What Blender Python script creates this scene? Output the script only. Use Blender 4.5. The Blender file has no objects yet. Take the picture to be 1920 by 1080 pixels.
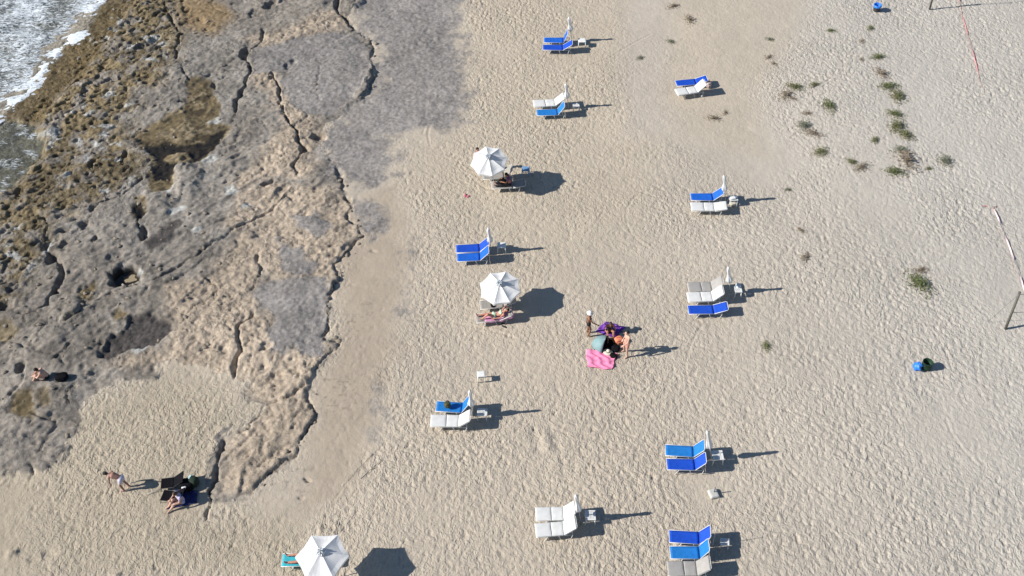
import bpy, bmesh, math, random
import numpy as np
from mathutils import Vector, Matrix
random.seed(7); RNG = np.random.default_rng(7)
R = math.radians
scene = bpy.context.scene
col = scene.collection

# ------------------------------------------------------------------ camera
FPX = 2088.0; PITCH = R(46.5); CH = 41.6          # focal length in photo pixels, tilt below the horizon, height
cam_d = bpy.data.cameras.new('camera'); cam = bpy.data.objects.new('camera', cam_d); col.objects.link(cam)
cam_d.sensor_width = 36; cam_d.lens = FPX / 1920 * 36; cam_d.clip_end = 3000; cam_d.clip_start = .5
cam.location = (0, 0, CH); cam.rotation_euler = (math.pi/2 - PITCH, 0, 0)
scene.camera = cam
scene.render.resolution_x = 1024; scene.render.resolution_y = 576
# ------------------------------------------------------------------ sky, sun, exposure
SUN_E = R(33); SUN_A = R(9)                       # elevation; shadows run 9 degrees off +X
world = bpy.data.worlds.new('World'); scene.world = world; world.use_nodes = True
wn = world.node_tree.nodes; wl = world.node_tree.links; wn.clear()
sky = wn.new('ShaderNodeTexSky'); sky.sky_type = 'NISHITA'; sky.sun_disc = False
sky.sun_elevation = SUN_E; sky.sun_rotation = math.atan2(-math.cos(SUN_A), -math.sin(SUN_A))
sky.dust_density = .3; sky.ozone_density = 3.5
bg = wn.new('ShaderNodeBackground'); bg.inputs[1].default_value = .076
wo = wn.new('ShaderNodeOutputWorld'); wl.new(sky.outputs[0], bg.inputs[0]); wl.new(bg.outputs[0], wo.inputs[0])
sd = bpy.data.lights.new('sun', 'SUN'); sd.energy = 5.0; sd.angle = R(.55); sd.color = (1, .955, .89)
sun = bpy.data.objects.new('sun', sd); col.objects.link(sun)
sdir = Vector((math.cos(SUN_E)*math.cos(SUN_A), math.cos(SUN_E)*math.sin(SUN_A), -math.sin(SUN_E)))
sun.rotation_euler = sdir.to_track_quat('-Z', 'Y').to_euler(); sun.location = (-40, 20, 40)
vs = scene.view_settings; vs.view_transform = 'Standard'; vs.look = 'None'; vs.gamma = 1; vs.exposure = .42
vs.use_curve_mapping = False

# ------------------------------------------------------------------ pixel of the photograph -> point on a level plane
SP, CP = math.sin(PITCH), math.cos(PITCH)
def P(u, v, z=0.):
    x = (u-960)/FPX; y = (540-v)/FPX
    d = (x, y*SP + CP, y*CP - SP); t = (z - CH)/d[2]
    return Vector((d[0]*t, d[1]*t, z))
def project(p):
    dy, dz = p[1], p[2]-CH
    dep = dy*CP - dz*SP; up = dy*SP + dz*CP
    return 960 + FPX*p[0]/dep, 540 - FPX*up/dep
def PL(pts): return np.array([P(*p)[:2] for p in pts])
def lin(c, k=1.):
    return tuple(((x/255/12.92) if x/255 <= .04045 else ((x/255+.055)/1.055)**2.4)*k for x in c)

# ------------------------------------------------------------------ materials
MATS = {}
def mat(name, rgb, rough=.7, var=.12, scale=6., spec=.3, bump=0., bscale=60., metal=0., trans=0.):
    if name in MATS: return MATS[name]
    m = bpy.data.materials.new(name); m.use_nodes = True; n = m.node_tree.nodes; l = m.node_tree.links
    b = n['Principled BSDF']; b.inputs['Roughness'].default_value = rough; b.inputs['Metallic'].default_value = metal
    b.inputs['Specular IOR Level'].default_value = spec
    tc = n.new('ShaderNodeTexCoord'); nz = n.new('ShaderNodeTexNoise'); nz.inputs['Scale'].default_value = scale
    nz.inputs['Detail'].default_value = 4; l.new(tc.outputs['Object'], nz.inputs['Vector'])
    mr = n.new('ShaderNodeMapRange'); mr.inputs[1].default_value = .3; mr.inputs[2].default_value = .7
    mr.inputs[3].default_value = 1-var; mr.inputs[4].default_value = 1+var*.6; l.new(nz.outputs[0], mr.inputs[0])
    mx = n.new('ShaderNodeVectorMath'); mx.operation = 'SCALE'; mx.inputs[0].default_value = rgb[:3]
    l.new(mr.outputs[0], mx.inputs['Scale']); l.new(mx.outputs[0], b.inputs['Base Color'])
    if bump:
        nb = n.new('ShaderNodeTexNoise'); nb.inputs['Scale'].default_value = bscale; l.new(tc.outputs['Object'], nb.inputs['Vector'])
        bp = n.new('ShaderNodeBump'); bp.inputs['Strength'].default_value = bump; bp.inputs['Distance'].default_value = .02
        l.new(nb.outputs[0], bp.inputs['Height']); l.new(bp.outputs[0], b.inputs['Normal'])
    if trans:
        tr = n.new('ShaderNodeBsdfTranslucent'); l.new(mx.outputs[0], tr.inputs[0]); ms = n.new('ShaderNodeMixShader')
        ms.inputs[0].default_value = trans; l.new(b.outputs[0], ms.inputs[1]); l.new(tr.outputs[0], ms.inputs[2])
        l.new(ms.outputs[0], n['Material Output'].inputs[0])
    MATS[name] = m; return m
def ground_mat(name, s1, s2, var, bump, bscale, dents=None):
    m = bpy.data.materials.new(name); m.use_nodes = True; n = m.node_tree.nodes; l = m.node_tree.links
    b = n['Principled BSDF']; b.inputs['Specular IOR Level'].default_value = .25
    at = n.new('ShaderNodeAttribute'); at.attribute_name = 'albedo'
    wt = n.new('ShaderNodeAttribute'); wt.attribute_name = 'wet'
    geo = n.new('ShaderNodeNewGeometry')
    fac = []
    for s, v, det in ((s1, var, 5), (s2, var*.7, 3)):
        nz = n.new('ShaderNodeTexNoise'); nz.inputs['Scale'].default_value = s; nz.inputs['Detail'].default_value = det
        l.new(geo.outputs['Position'], nz.inputs['Vector'])
        mr = n.new('ShaderNodeMapRange'); mr.inputs[1].default_value = .3; mr.inputs[2].default_value = .7
        mr.inputs[3].default_value = 1-v; mr.inputs[4].default_value = 1+v; l.new(nz.outputs[0], mr.inputs[0]); fac.append(mr)
    mu = n.new('ShaderNodeMath'); mu.operation = 'MULTIPLY'; l.new(fac[0].outputs[0], mu.inputs[0]); l.new(fac[1].outputs[0], mu.inputs[1])
    sc = n.new('ShaderNodeVectorMath'); sc.operation = 'SCALE'; l.new(at.outputs['Color'], sc.inputs[0]); l.new(mu.outputs[0], sc.inputs['Scale'])
    l.new(sc.outputs[0], b.inputs['Base Color'])
    rr = n.new('ShaderNodeMapRange'); rr.inputs[3].default_value = .95; rr.inputs[4].default_value = .3
    l.new(wt.outputs['Fac'], rr.inputs[0]); l.new(rr.outputs[0], b.inputs['Roughness'])
    nb = n.new('ShaderNodeTexNoise'); nb.inputs['Scale'].default_value = bscale; nb.inputs['Detail'].default_value = 4
    l.new(geo.outputs['Position'], nb.inputs['Vector'])
    bp = n.new('ShaderNodeBump'); bp.inputs['Strength'].default_value = bump; bp.inputs['Distance'].default_value = .03
    l.new(nb.outputs[0], bp.inputs['Height']); l.new(bp.outputs[0], b.inputs['Normal'])
    if dents:
        sc_, dist, aniso, dis, det = dents
        ta = n.new('ShaderNodeAttribute'); ta.attribute_name = 'trample'
        mp = n.new('ShaderNodeMapping'); mp.inputs['Scale'].default_value = (1, aniso, 1); mp.inputs['Rotation'].default_value = (0, 0, .25); l.new(geo.outputs['Position'], mp.inputs[0])
        dn = n.new('ShaderNodeTexNoise'); dn.inputs['Scale'].default_value = sc_; dn.inputs['Detail'].default_value = det; dn.inputs['Distortion'].default_value = dis; l.new(mp.outputs[0], dn.inputs['Vector'])
        mm_ = n.new('ShaderNodeMath'); mm_.operation = 'MULTIPLY'; l.new(dn.outputs[0], mm_.inputs[0]); l.new(ta.outputs['Fac'], mm_.inputs[1])
        b2_ = n.new('ShaderNodeBump'); b2_.inputs['Strength'].default_value = 1; b2_.inputs['Distance'].default_value = dist
        l.new(mm_.outputs[0], b2_.inputs['Height']); l.new(b2_.outputs[0], bp.inputs['Normal'])
    return m
def schlick(n, l):
    lw = n.new('ShaderNodeLayerWeight'); lw.inputs[0].default_value = .5
    pw = n.new('ShaderNodeMath'); pw.operation = 'POWER'; pw.inputs[1].default_value = 4; l.new(lw.outputs['Facing'], pw.inputs[0])
    ma_ = n.new('ShaderNodeMath'); ma_.operation = 'MULTIPLY_ADD'; ma_.inputs[1].default_value = .9; ma_.inputs[2].default_value = .03; l.new(pw.outputs[0], ma_.inputs[0])
    return lw, ma_
def water_mat(name, tint, rough=.06):
    m = bpy.data.materials.new(name); m.use_nodes = True; n = m.node_tree.nodes; l = m.node_tree.links; n.remove(n['Principled BSDF'])
    lw, fr = schlick(n, l)
    tr = n.new('ShaderNodeBsdfTransparent'); tr.inputs[0].default_value = (*tint, 1)
    gl = n.new('ShaderNodeBsdfGlossy'); gl.inputs['Roughness'].default_value = rough
    nb = n.new('ShaderNodeTexNoise'); nb.inputs['Scale'].default_value = 5; nb.inputs['Detail'].default_value = 3
    geo = n.new('ShaderNodeNewGeometry'); l.new(geo.outputs['Position'], nb.inputs['Vector'])
    bp = n.new('ShaderNodeBump'); bp.inputs['Strength'].default_value = .12; bp.inputs['Distance'].default_value = .02
    l.new(nb.outputs[0], bp.inputs['Height']); l.new(bp.outputs[0], lw.inputs['Normal']); l.new(bp.outputs[0], gl.inputs['Normal'])
    ms = n.new('ShaderNodeMixShader'); l.new(fr.outputs[0], ms.inputs[0]); l.new(tr.outputs[0], ms.inputs[1]); l.new(gl.outputs[0], ms.inputs[2])
    l.new(ms.outputs[0], n['Material Output'].inputs[0]); return m

# ------------------------------------------------------------------ numpy noise and masks
def vnoise(x, y, seed):
    T = np.random.default_rng(seed).random((256, 256)).astype(np.float32)*2-1
    xi = np.floor(x); yi = np.floor(y); fx = (x-xi).astype(np.float32); fy = (y-yi).astype(np.float32)
    xi = xi.astype(np.int32) & 255; yi = yi.astype(np.int32) & 255; x1 = (xi+1) & 255; y1 = (yi+1) & 255
    fx = fx*fx*fx*(fx*(fx*6-15)+10); fy = fy*fy*fy*(fy*(fy*6-15)+10)
    a = T[xi, yi]; b = T[x1, yi]; c = T[xi, y1]; d = T[x1, y1]
    return (a+(b-a)*fx) + ((c+(d-c)*fx)-(a+(b-a)*fx))*fy
def fbm(x, y, s, oct=4, seed=0, gain=.5):
    o = 0; a = 1.; t = 0
    ca, sa = math.cos(.6), math.sin(.6)
    x, y = x/s, y/s
    for i in range(oct):
        o = o + a*vnoise(x+i*17.3, y-i*9.1, seed+i); t += a; a *= gain; x, y = (x*ca-y*sa)*2.03, (x*sa+y*ca)*2.03
    return o/t*1.6
def worley(x, y, s, seed, jit=.95):
    g = np.random.default_rng(seed); JX = g.random((128, 128)).astype(np.float32); JY = g.random((128, 128)).astype(np.float32); ID = g.random((128, 128)).astype(np.float32)
    x = x/s; y = y/s; xi = np.floor(x).astype(np.int32); yi = np.floor(y).astype(np.int32)
    f1 = np.full(x.shape, 9., np.float32); f2 = f1.copy(); cid = np.zeros_like(f1)
    for dx in (-1, 0, 1):
        for dy in (-1, 0, 1):
            ax = xi+dx; ay = yi+dy; k = (ax & 127, ay & 127)
            d = np.hypot(ax+.5+(JX[k]-.5)*jit-x, ay+.5+(JY[k]-.5)*jit-y)
            c = d < f1; f2 = np.where(c, f1, np.minimum(f2, d)); cid = np.where(c, ID[k], cid); f1 = np.where(c, d, f1)
    return f1, f2, cid
def sstep(a, b, x):
    t = np.clip((x-a)/(b-a), 0, 1); return t*t*(3-2*t)
def seg_dist(x, y, pl, closed=False, side=False, fade_ends=False):
    """distance to a polyline (and which side, and how far along)"""
    best = np.full(x.shape, 1e9, np.float32); sg = np.zeros(x.shape, np.float32); al = np.zeros(x.shape, np.float32)
    n = len(pl); m = n if closed else n-1; tot = sum(np.hypot(*(pl[(i+1) % n]-pl[i])) for i in range(m)); acc = 0
    for i in range(m):
        a = pl[i]; b = pl[(i+1) % n]; e = b-a; L2 = max(e@e, 1e-9); L = math.sqrt(L2)
        t = np.clip(((x-a[0])*e[0]+(y-a[1])*e[1])/L2, 0, 1)
        d = np.hypot(x-a[0]-t*e[0], y-a[1]-t*e[1]); c = d < best
        best = np.where(c, d, best)
        if side: sg = np.where(c, np.sign(e[0]*(y-a[1])-e[1]*(x-a[0])), sg)
        if fade_ends: al = np.where(c, (acc+t*L)/tot, al)
        acc += L
    return best, sg, al
def inside(x, y, pl):
    r = np.zeros(x.shape, bool); n = len(pl)
    for i in range(n):
        x0, y0 = pl[i]; x1, y1 = pl[(i+1) % n]
        if y0 == y1: continue
        c = ((y0 > y) != (y1 > y)) & (x < (x1-x0)*(y-y0)/(y1-y0)+x0); r ^= c
    return r

# ------------------------------------------------------------------ the terrain as one height field
DX = .066
GX0, GX1, GY0, GY1 = -43., 43., 19.5, 72.
nx = int((GX1-GX0)/DX); ny = int((GY1-GY0)/DX)
xs = (GX0 + np.arange(nx)*DX).astype(np.float32); ys = (GY0 + np.arange(ny)*DX).astype(np.float32)
X, Y = np.meshgrid(xs, ys)
vis = (np.abs(X) < 21.5 + (Y-23)*.325 + 3.0) & (Y > 20.6) & (Y < 70.5)
Hh = np.zeros_like(X); WET = np.zeros_like(X)
WX = X + .22*fbm(X, Y, 1.3, 3, 11) + .08*fbm(X, Y, .3, 2, 12); WY = Y + .22*fbm(X, Y, 1.3, 3, 21) + .08*fbm(X, Y, .3, 2, 22)
def sub(pl, marg):
    x0, y0 = pl.min(0)-marg; x1, y1 = pl.max(0)+marg
    i0 = max(0, int((x0-GX0)/DX)); i1 = min(nx, int((x1-GX0)/DX)+2); j0 = max(0, int((y0-GY0)/DX)); j1 = min(ny, int((y1-GY0)/DX)+2)
    return slice(j0, max(j1, j0)), slice(i0, max(i1, i0))
def pmask(pts, soft=.25, grow=0., warp=True):
    """soft-edged mask of a polygon given in photo pixels"""
    pl = PL(pts); M = np.zeros_like(X); s = sub(pl, soft+grow+.7); x = (WX if warp else X)[s]; y = (WY if warp else Y)[s]
    if x.size == 0: return M
    d = seg_dist(x, y, pl, True)[0]; d = np.where(inside(x, y, pl), -d, d)
    M[s] = 1-sstep(-soft, soft, d-grow); return M
ROCK = [(700,-60),(668,0),(660,14),(650,28),(662,54),(690,75),(703,92),(699,118),(704,146),(682,184),(640,218),(605,240),(608,262),(598,284),(622,302),(638,325),(642,355),(664,383),(654,402),(670,425),(683,446),(656,474),(633,498),(636,516),(617,560),(620,586),(608,622),(638,642),(619,664),(596,690),(584,715),(587,765),(577,808),(553,850),(507,889),(463,923),(420,930),(399,945),(403,900),(414,851),(424,823),(465,795),(500,765),(440,725),(390,700),(335,690),(270,695),(222,694),(178,722),(152,760),(138,802),(102,845),(74,868),(30,880),(-80,905),(-300,900),(-300,-300),(700,-300)]
mrock = pmask(ROCK, .12)
rockpl = PL(ROCK)
bay = sstep(-11.2, -12.6, X)*sstep(38, 35.5, Y)
mrock = np.where(bay > .01, mrock*(1-bay)+bay*sstep(.32, .68, pmask(ROCK, 1.5)+.42*fbm(X, Y, 1.6, 5, 161, .62)), mrock)
# --- shoreline: signed distance (positive inland)
SHORE = PL([(235,-90),(195,0),(178,30),(168,55),(146,76),(122,90),(102,116),(84,148),(56,172),(28,198),(0,222),(-60,262),(-160,330)])
s_, sg, _ = seg_dist(WX, WY, SHORE, side=True); shore = np.where(sg > 0, s_, -s_)   # line runs down-left; inland is on its left side
# --- zones of the rock
ALG = [(330,-60),(335,20),(345,70),(330,120),(300,165),(262,180),(240,235),(250,262),(282,300),(262,335),(200,372),(160,400),(100,415),(95,480),(70,520),(40,560),(-60,600),(-300,560),(-300,-300),(330,-300)]
malg = pmask(ALG, 1.1)*mrock
BROWN = [(255,-60),(232,25),(215,75),(170,120),(135,160),(95,205),(62,240),(78,262),(82,290),(55,318),(30,350),(-60,400),(-300,400),(-300,-300),(255,-300)]
mbrown = pmask(BROWN, .5)*mrock
SUBM = [(-100,240),(30,222),(70,235),(82,262),(76,288),(52,315),(24,352),(-100,420)]
msub = pmask(SUBM, .5)
TAN = [[(455,75),(540,60),(600,20),(640,20),(655,50),(620,62),(560,75),(500,95)],[(470,140),(515,135),(530,185),(560,205),(585,212),(600,235),(620,245),(618,265),(590,285),(600,305),(580,330),(552,335),(520,330),(480,340),(450,380),(440,350),(480,300),(520,260),(540,240),(500,180),(470,165)],
       [(450,370),(490,345),(560,350),(640,352),(662,380),(655,405),(680,445),(640,490),(630,515),(605,535),(560,530),(510,530),(490,500),(480,540),(440,560),(400,545),(400,500),(440,460),(480,430),(440,440),(430,420)],
       [(300,540),(400,520),(470,560),(480,585),(515,585),(515,665),(545,670),(600,640),(625,640),(600,690),(585,720),(586,765),(560,840),(505,885),(463,920),(410,925),(430,820),(500,760),(430,720),(330,685),(200,690),(230,670),(300,665),(335,610)]]
mtan = np.zeros_like(X)
for t in TAN: mtan = np.maximum(mtan, pmask(t, .45))
GOLD = [(330,-10),(400,0),(440,30),(400,70),(360,60),(330,30)]
mgold = pmask(GOLD, .6)
LIT = [([(487,100),(555,75),(625,62),(660,72),(692,86),(694,130),(685,160),(655,190),(617,222),(580,215),(540,190),(525,165),(552,135),(475,140)],.16),
       ([(690,-60),(668,10),(662,45),(690,70),(707,90),(704,118),(708,146),(686,186),(645,220),(612,245),(606,270),(600,288),(625,305),(642,330),(648,348),(690,350),(726,345),(733,325),(735,252),(790,238),(835,245),(868,225),(872,160),(865,80),(870,-60)],1.25),
       ([(545,408),(580,402),(622,410),(632,425),(607,447),(590,440),(562,425)],.25),([(664,372),(707,372),(722,400),(732,435),(700,452),(683,445),(668,420)],.45),
       ([(480,540),(540,525),(612,520),(612,575),(602,625),(603,668),(580,672),(547,650),(535,670),(512,662),(517,600),(465,556)],.2),
       ([(758,450),(790,448),(780,540),(768,600),(748,600),(755,540)],.6),([(690,700),(720,690),(715,790),(700,840),(680,820)],.7),([(520,450),(560,470),(590,500),(560,520),(525,500)],.35)]
mlit = np.zeros_like(X)
for q_, (t, sft) in enumerate(LIT): mlit = np.maximum(mlit, pmask(t, sft)*(.42 if q_ in (5, 6) else .8 if q_ == 3 else 1))
mlit = sstep(.08, .92, mlit + .45*fbm(X, Y, .7, 4, 77, .65)*(mlit > .01)*(mlit < .99))
# --- rock relief
near = vis & (mrock > .001); xr = X[near]; yr = Y[near]
ca, sa = math.cos(R(38)), math.sin(R(38)); xa = (xr*ca+yr*sa)/1.9; ya = (-xr*sa+yr*ca)       # strokes run up to the right
b = .10*fbm(xr, yr, 3.2, 4, 31) + .07*fbm(xa, ya, .8, 5, 35, .58) + .034*fbm(xr, yr, .24, 3, 39)
rid = 1-np.abs(fbm(xr, yr, 1.5, 4, 51)); b -= .07*sstep(.90, .99, rid)*sstep(-.1, .5, fbm(xr, yr, 4, 2, 55))
A = malg[near]; TN = mtan[near]; LT = mlit[near]
f1, f2, cid = worley(xa + .1*fbm(xr, yr, .4, 2, 41), ya + .1*fbm(xr, yr, .4, 2, 43), .34, 45)
pit = (1-sstep(.12, .5, f1))*sstep(.35, .6, cid)
f1b, _, cidb = worley(xa + .15*fbm(xr, yr, .5, 2, 47), ya + .15*fbm(xr, yr, .5, 2, 48), .85, 49)
pitb = (1-sstep(.1, .42, f1b))*sstep(.55, .7, cidb)
b += A*(.07*fbm(xa, ya, .35, 4, 61, .65) - .15*pit - .16*pitb) - (1-A)*(1-LT)*(.06*pit*sstep(.05, .55, fbm(xr, yr, 2.2, 2, 63)) + .12*pitb*(cidb > .88))
f1c, _, cidc = worley(xr + .06*fbm(xr, yr, .2, 2, 65), yr + .06*fbm(xr, yr, .2, 2, 66), .30, 67)
b += TN*(.035*fbm(xr, yr, .45, 4, 69, .6) - .05*(1-sstep(.1, .45, f1c))*(cidc > .62))
b *= 1-.75*LT
ly = (-xr*math.sin(R(36))+yr*math.cos(R(36)))/1.7 + .8*fbm(xr, yr, 5, 3, 181); fr_ = ly-np.floor(ly); b += (1-LT)*.10*(sstep(.0, .12, fr_)-fr_)*sstep(-.2, .5, fbm(xr, yr, 4.5, 2, 185))
RH = np.zeros_like(X); RH[near] = b
edge = np.clip(seg_dist(X, Y, rockpl, True)[0], 0, 9)
lift = (.02 + .14*sstep(0, 2.5, edge))*mrock
Hh += mrock*RH + lift*(1-mbrown)
# cracks and ledges: (points, groove depth, groove width, height of the ledge on its left-hand/upper side, reach)
CR = [([(640,-10),(632,8),(636,22),(646,35),(655,48),(664,54)],.32,.26,.16,1.4),([(662,60),(688,74),(700,88),(701,106)],.10,.12,.16,1.2),([(690,128),(703,145),(696,163),(681,181),(664,192)],.12,.16,.26,1.3),
 ([(495,55),(491,68),(494,82),(478,95),(466,104),(465,125),(469,145),(465,160),(454,170),(449,185),(445,212),(441,225),(434,238)],.26,.14,.06,.8),
 ([(510,140),(520,165),(522,190),(535,215),(545,232),(555,250),(561,268),(570,276),(577,284),(562,298),(555,312),(556,330)],.30,.16,.08,.9),
 ([(632,312),(636,325),(638,338),(641,355),(648,359)],.14,.16,.14,1.2),
 ([(652,375),(660,385),(650,400),(654,412),(667,422),(672,435),(681,446),(670,456),(655,473),(640,490),(631,497),(630,517),(633,516),(625,537),(617,557),(612,572),(617,585),(612,605),(605,620),(607,632)],.18,.15,.17,1.3),
 ([(607,632),(635,640),(634,650),(617,663),(605,673),(595,685),(592,700)],.13,.11,.12,1.0),([(577,680),(578,700),(580,720)],.10,.09,.05,.7),
 ([(580,718),(565,725),(550,740),(535,747),(520,752),(507,757),(490,768),(476,787),(461,805),(440,817)],.14,.12,.04,.8),
 ([(581,732),(585,765),(584,780),(574,808),(565,832),(550,848),(522,866),(504,887),(485,906),(461,921)],.11,.13,.20,1.5),
 ([(425,823),(419,842),(411,862),(406,880),(403,900),(394,918),(397,939),(394,970)],.28,.16,.05,.8),
 ([(550,362),(535,377),(520,390),(505,400),(487,410),(467,420),(447,432),(427,443),(400,456),(375,475),(350,492),(332,503),(300,522),(270,535),(250,542),(207,552),(190,562),(170,575),(150,587),(120,602),(107,607)],.15,.10,.05,.7),
 ([(484,477),(485,495),(492,507),(487,522),(475,535),(462,552)],.20,.12,.07,.9),([(377,520),(392,532),(407,547),(395,557),(385,567),(367,572),(362,585),(345,597)],.12,.09,.03,.6),
 ([(475,582),(467,600),(450,617),(447,635),(450,660),(440,672),(435,690),(434,707)],.24,.14,.08,.9),([(425,587),(427,607),(440,622)],.12,.1,.03,.5),
 ([(312,25),(327,42),(335,55),(345,65),(332,78),(331,95),(332,117)],.26,.13,.05,.7),([(342,125),(347,140),(357,155)],.14,.08,.03,.5),
 ([(300,0),(318,22),(330,40)],.12,.1,.04,.6),([(270,335),(240,360),(225,367),(200,380),(182,390),(175,402)],.18,.12,.06,.7),
 ([(85,408),(92,425),(88,445),(82,465),(105,485),(120,500),(122,515),(110,537),(102,552),(87,565),(85,582),(60,592),(30,590)],.28,.20,.05,.7),
 ([(160,565),(145,590),(118,606)],.16,.14,.08,.6),([(140,642),(120,660),(110,675)],.2,.12,.06,.7),([(147,717),(135,730),(132,745),(136,760)],.2,.16,.05,.7),([(195,640),(190,655),(195,668)],.2,.14,.0,.5),
 ([(25,640),(60,660),(120,672),(130,690)],.12,.12,.05,.6),([(20,740),(40,720),(45,700)],.16,.16,.0,.5),([(60,770),(100,790),(95,820),(75,850)],.16,.16,.05,.6),([(58,868),(60,885),(55,900)],.1,.1,.0,.5),
 ([(340,840),(330,862),(345,900)],.0,.1,.0,.4),([(400,140),(430,120),(455,112)],.16,.13,.0,.5),([(232,118),(255,105),(305,42)],.10,.1,.03,.6),([(320,455),(300,470),(255,480),(230,495)],.12,.12,.04,.6),([(262,455),(268,440),(255,420),(262,405)],.18,.2,.0,.5),
 ([(600,120),(590,170),(610,200)],.05,.1,.0,.5),([(540,440),(575,455),(605,450)],.06,.08,.0,.5),([(430,470),(455,480),(480,478)],.06,.06,.0,.5)]
for pts, dep, wid, led, reach in CR:
    pl = PL(pts); s = sub(pl, max(reach*2, .8)); x, y = WX[s]*.75+X[s]*.25, WY[s]*.75+Y[s]*.25
    if x.size == 0: continue
    d, sg, al = seg_dist(x, y, pl, side=True, fade_ends=True)
    w = wid*.8*(.7+.75*fbm(X[s], Y[s], .9, 2, len(pts)*7+int(pts[0][0])))
    # ledge stands on the image-left side; lines are drawn top to bottom, so left of travel is +x: raise the other side
    fade = sstep(0, .06, al)*sstep(0, .06, 1-al)
    Hh[s] += led*(.55+.6*fbm(X[s], Y[s], 1.4, 3, 320+int(pts[0][0])))*np.exp(-np.clip(d, 0, 9)/reach)*(sg < 0)*(d < reach*2.2)*fade*mrock[s]**.3*sstep(reach*2.2, reach, d)
    Hh[s] -= dep*(1-sstep(.15*np.abs(w), np.abs(w)+.03, d))*np.maximum(fade, .3)*(.55+.55*sstep(-.45, .25, fbm(X[s], Y[s], 1.1, 3, 300+int(pts[0][1]))))
# holes, pools and pillows
POOLS = []
def dent(cx, cy, rx, ry, dep, ang=0., soft=.35, color=None, wet=0.):
    c = P(cx, cy); s = sub(np.array([[c.x-2.5, c.y-2.5], [c.x+2.5, c.y+2.5]]), 0); x, y = WX[s]-c.x, WY[s]-c.y
    sx = P(cx+rx, cy).x-c.x; sy = abs(P(cx, cy-ry).y-c.y); q = R(ang); u = x*math.cos(q)+y*math.sin(q); v = -x*math.sin(q)+y*math.cos(q)
    r = np.hypot(u/sx, v/sy); m = 1-sstep(1-soft, 1+soft*.5, r); Hh[s] -= dep*m
    return s, m
HOLES = [(462,107,11,13,.4,0),(507,12,12,10,.3,0),(230,518,27,22,.42,0),(160,178,7,7,.2,0),(162,427,10,9,.25,0),(185,455,6,6,.2,0),(124,440,8,6,.2,30),(122,465,7,6,.2,0),(102,552,8,7,.25,0),(16,578,16,12,.25,0),(40,690,9,12,.3,0),(598,258,12,8,.3,20),(576,283,9,8,.3,0),(503,345,9,8,.2,0),
 (497,348,7,6,.2,0),(652,373,5,4,.2,0),(546,122,8,8,.15,0),(508,147,7,8,.22,0),(75,712,8,6,.15,0),(85,1045,14,9,.07,0),(62,1050,8,7,.06,0),(268,440,10,12,.3,0),(92,462,9,15,.25,0),(375,45,12,8,.15,0),(346,22,9,6,.15,0),(480,28,14,10,.15,0),(205,155,7,6,.2,0),(232,300,8,14,.2,0),(176,308,6,10,.2,0),(106,490,12,10,.25,0),(38,365,9,8,.2,0),(75,280,8,6,.15,0),
 (128,132,5,4,.12,0),(74,184,6,5,.12,0),(226,28,7,5,.12,0),(150,150,9,5,.12,30),(172,68,8,5,.12,40),(404,160,5,9,.2,20),(345,195,10,5,.2,30),(290,200,9,4,.15,0),(425,345,7,5,.1,0),(570,640,5,4,.06,0),(417,652,8,7,.1,0),(536,175,7,5,.08,0),(690,193,8,5,.07,0),(800,62,7,6,.06,0),(788,82,5,5,.05,0),(703,473,6,3,.07,0),(575,895,7,6,.1,0),(556,930,6,5,.08,0)]
for h in HOLES: dent(*h)
PIL = [(352,338,24,34,.22,20),(300,397,24,28,.16,0),(118,585,36,19,.16,20),(92,640,30,22,.10,25),(660,4,20,14,.25,0),(352,262,22,10,.12,20),(40,565,22,14,.1,0),(440,430,18,10,.12,20),(468,450,14,10,.12,0),(432,462,10,8,.1,0)]
for h in PIL: dent(h[0], h[1], h[2], h[3], -h[4], h[5], .5)
POOLP = [[(277,275),(300,277),(322,270),(350,276),(385,274),(396,255),(422,249),(412,275),(392,290),(374,307),(367,297),(345,287),(310,295),(307,307),(330,317),(329,332),(321,346),(292,343),(290,322),(289,298),(274,287)],
 [(245,397),(258,390),(273,403),(262,413),(250,408)],[(205,512),(218,500),(245,500),(257,515),(250,532),(228,537),(208,528)]]
OCH = [[(243,262),(285,235),(345,205),(355,185),(350,152),(372,146),(396,152),(398,180),(412,197),(411,222),(392,230),(434,242),(428,256),(395,292),(372,310),(332,320),(330,346),(312,360),(285,368),(280,345),(284,300),(262,270)],
 [(255,372),(275,372),(278,402),(262,415),(243,405)],[(142,562),(152,545),(178,530),(180,545),(165,565),(150,570)],[(213,592),(225,584),(243,590),(238,599),(218,600)],[(25,760),(38,728),(60,726),(68,745),(66,782),(40,780),(24,772)],[(72,762),(78,735),(92,730),(97,745),(90,765)],[(0,600),(30,605),(45,618),(20,640),(0,640)]]
mpool = np.zeros_like(X); moch = np.zeros_like(X)
for t in OCH: moch = np.maximum(moch, pmask(t, .14))
for t in POOLP: mpool = np.maximum(mpool, pmask(t, .12, .05))
Hh -= .07*moch + .07*mpool
BASIN = [(252,592),(287,591),(312,600),(325,606),(327,620),(300,640),(287,655),(250,660),(225,660),(210,672),(195,672),(200,650),(212,625),(235,617)]
mbas = pmask(BASIN, .10); Hh -= .17*mbas
mbas = np.maximum(mbas, pmask([(268,455),(330,420),(345,415),(350,425),(320,440),(285,470)], .15))
# shore slopes under the sea, the shallow inlet lies just under water
SEA = -.16
Hh = np.where(shore < 1.6, Hh*.45 + (SEA-.03+.13*shore)*.55*(shore < 1.6) + .55*0, Hh) if False else Hh
k = 1-sstep(.4, 2.6, shore); Hh = Hh*(1-.6*k) + k*.75*(SEA + .05 + .10*np.clip(shore, -4, 1.2))
Hh = Hh*(1-.7*msub) + msub*(SEA-.13)
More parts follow.
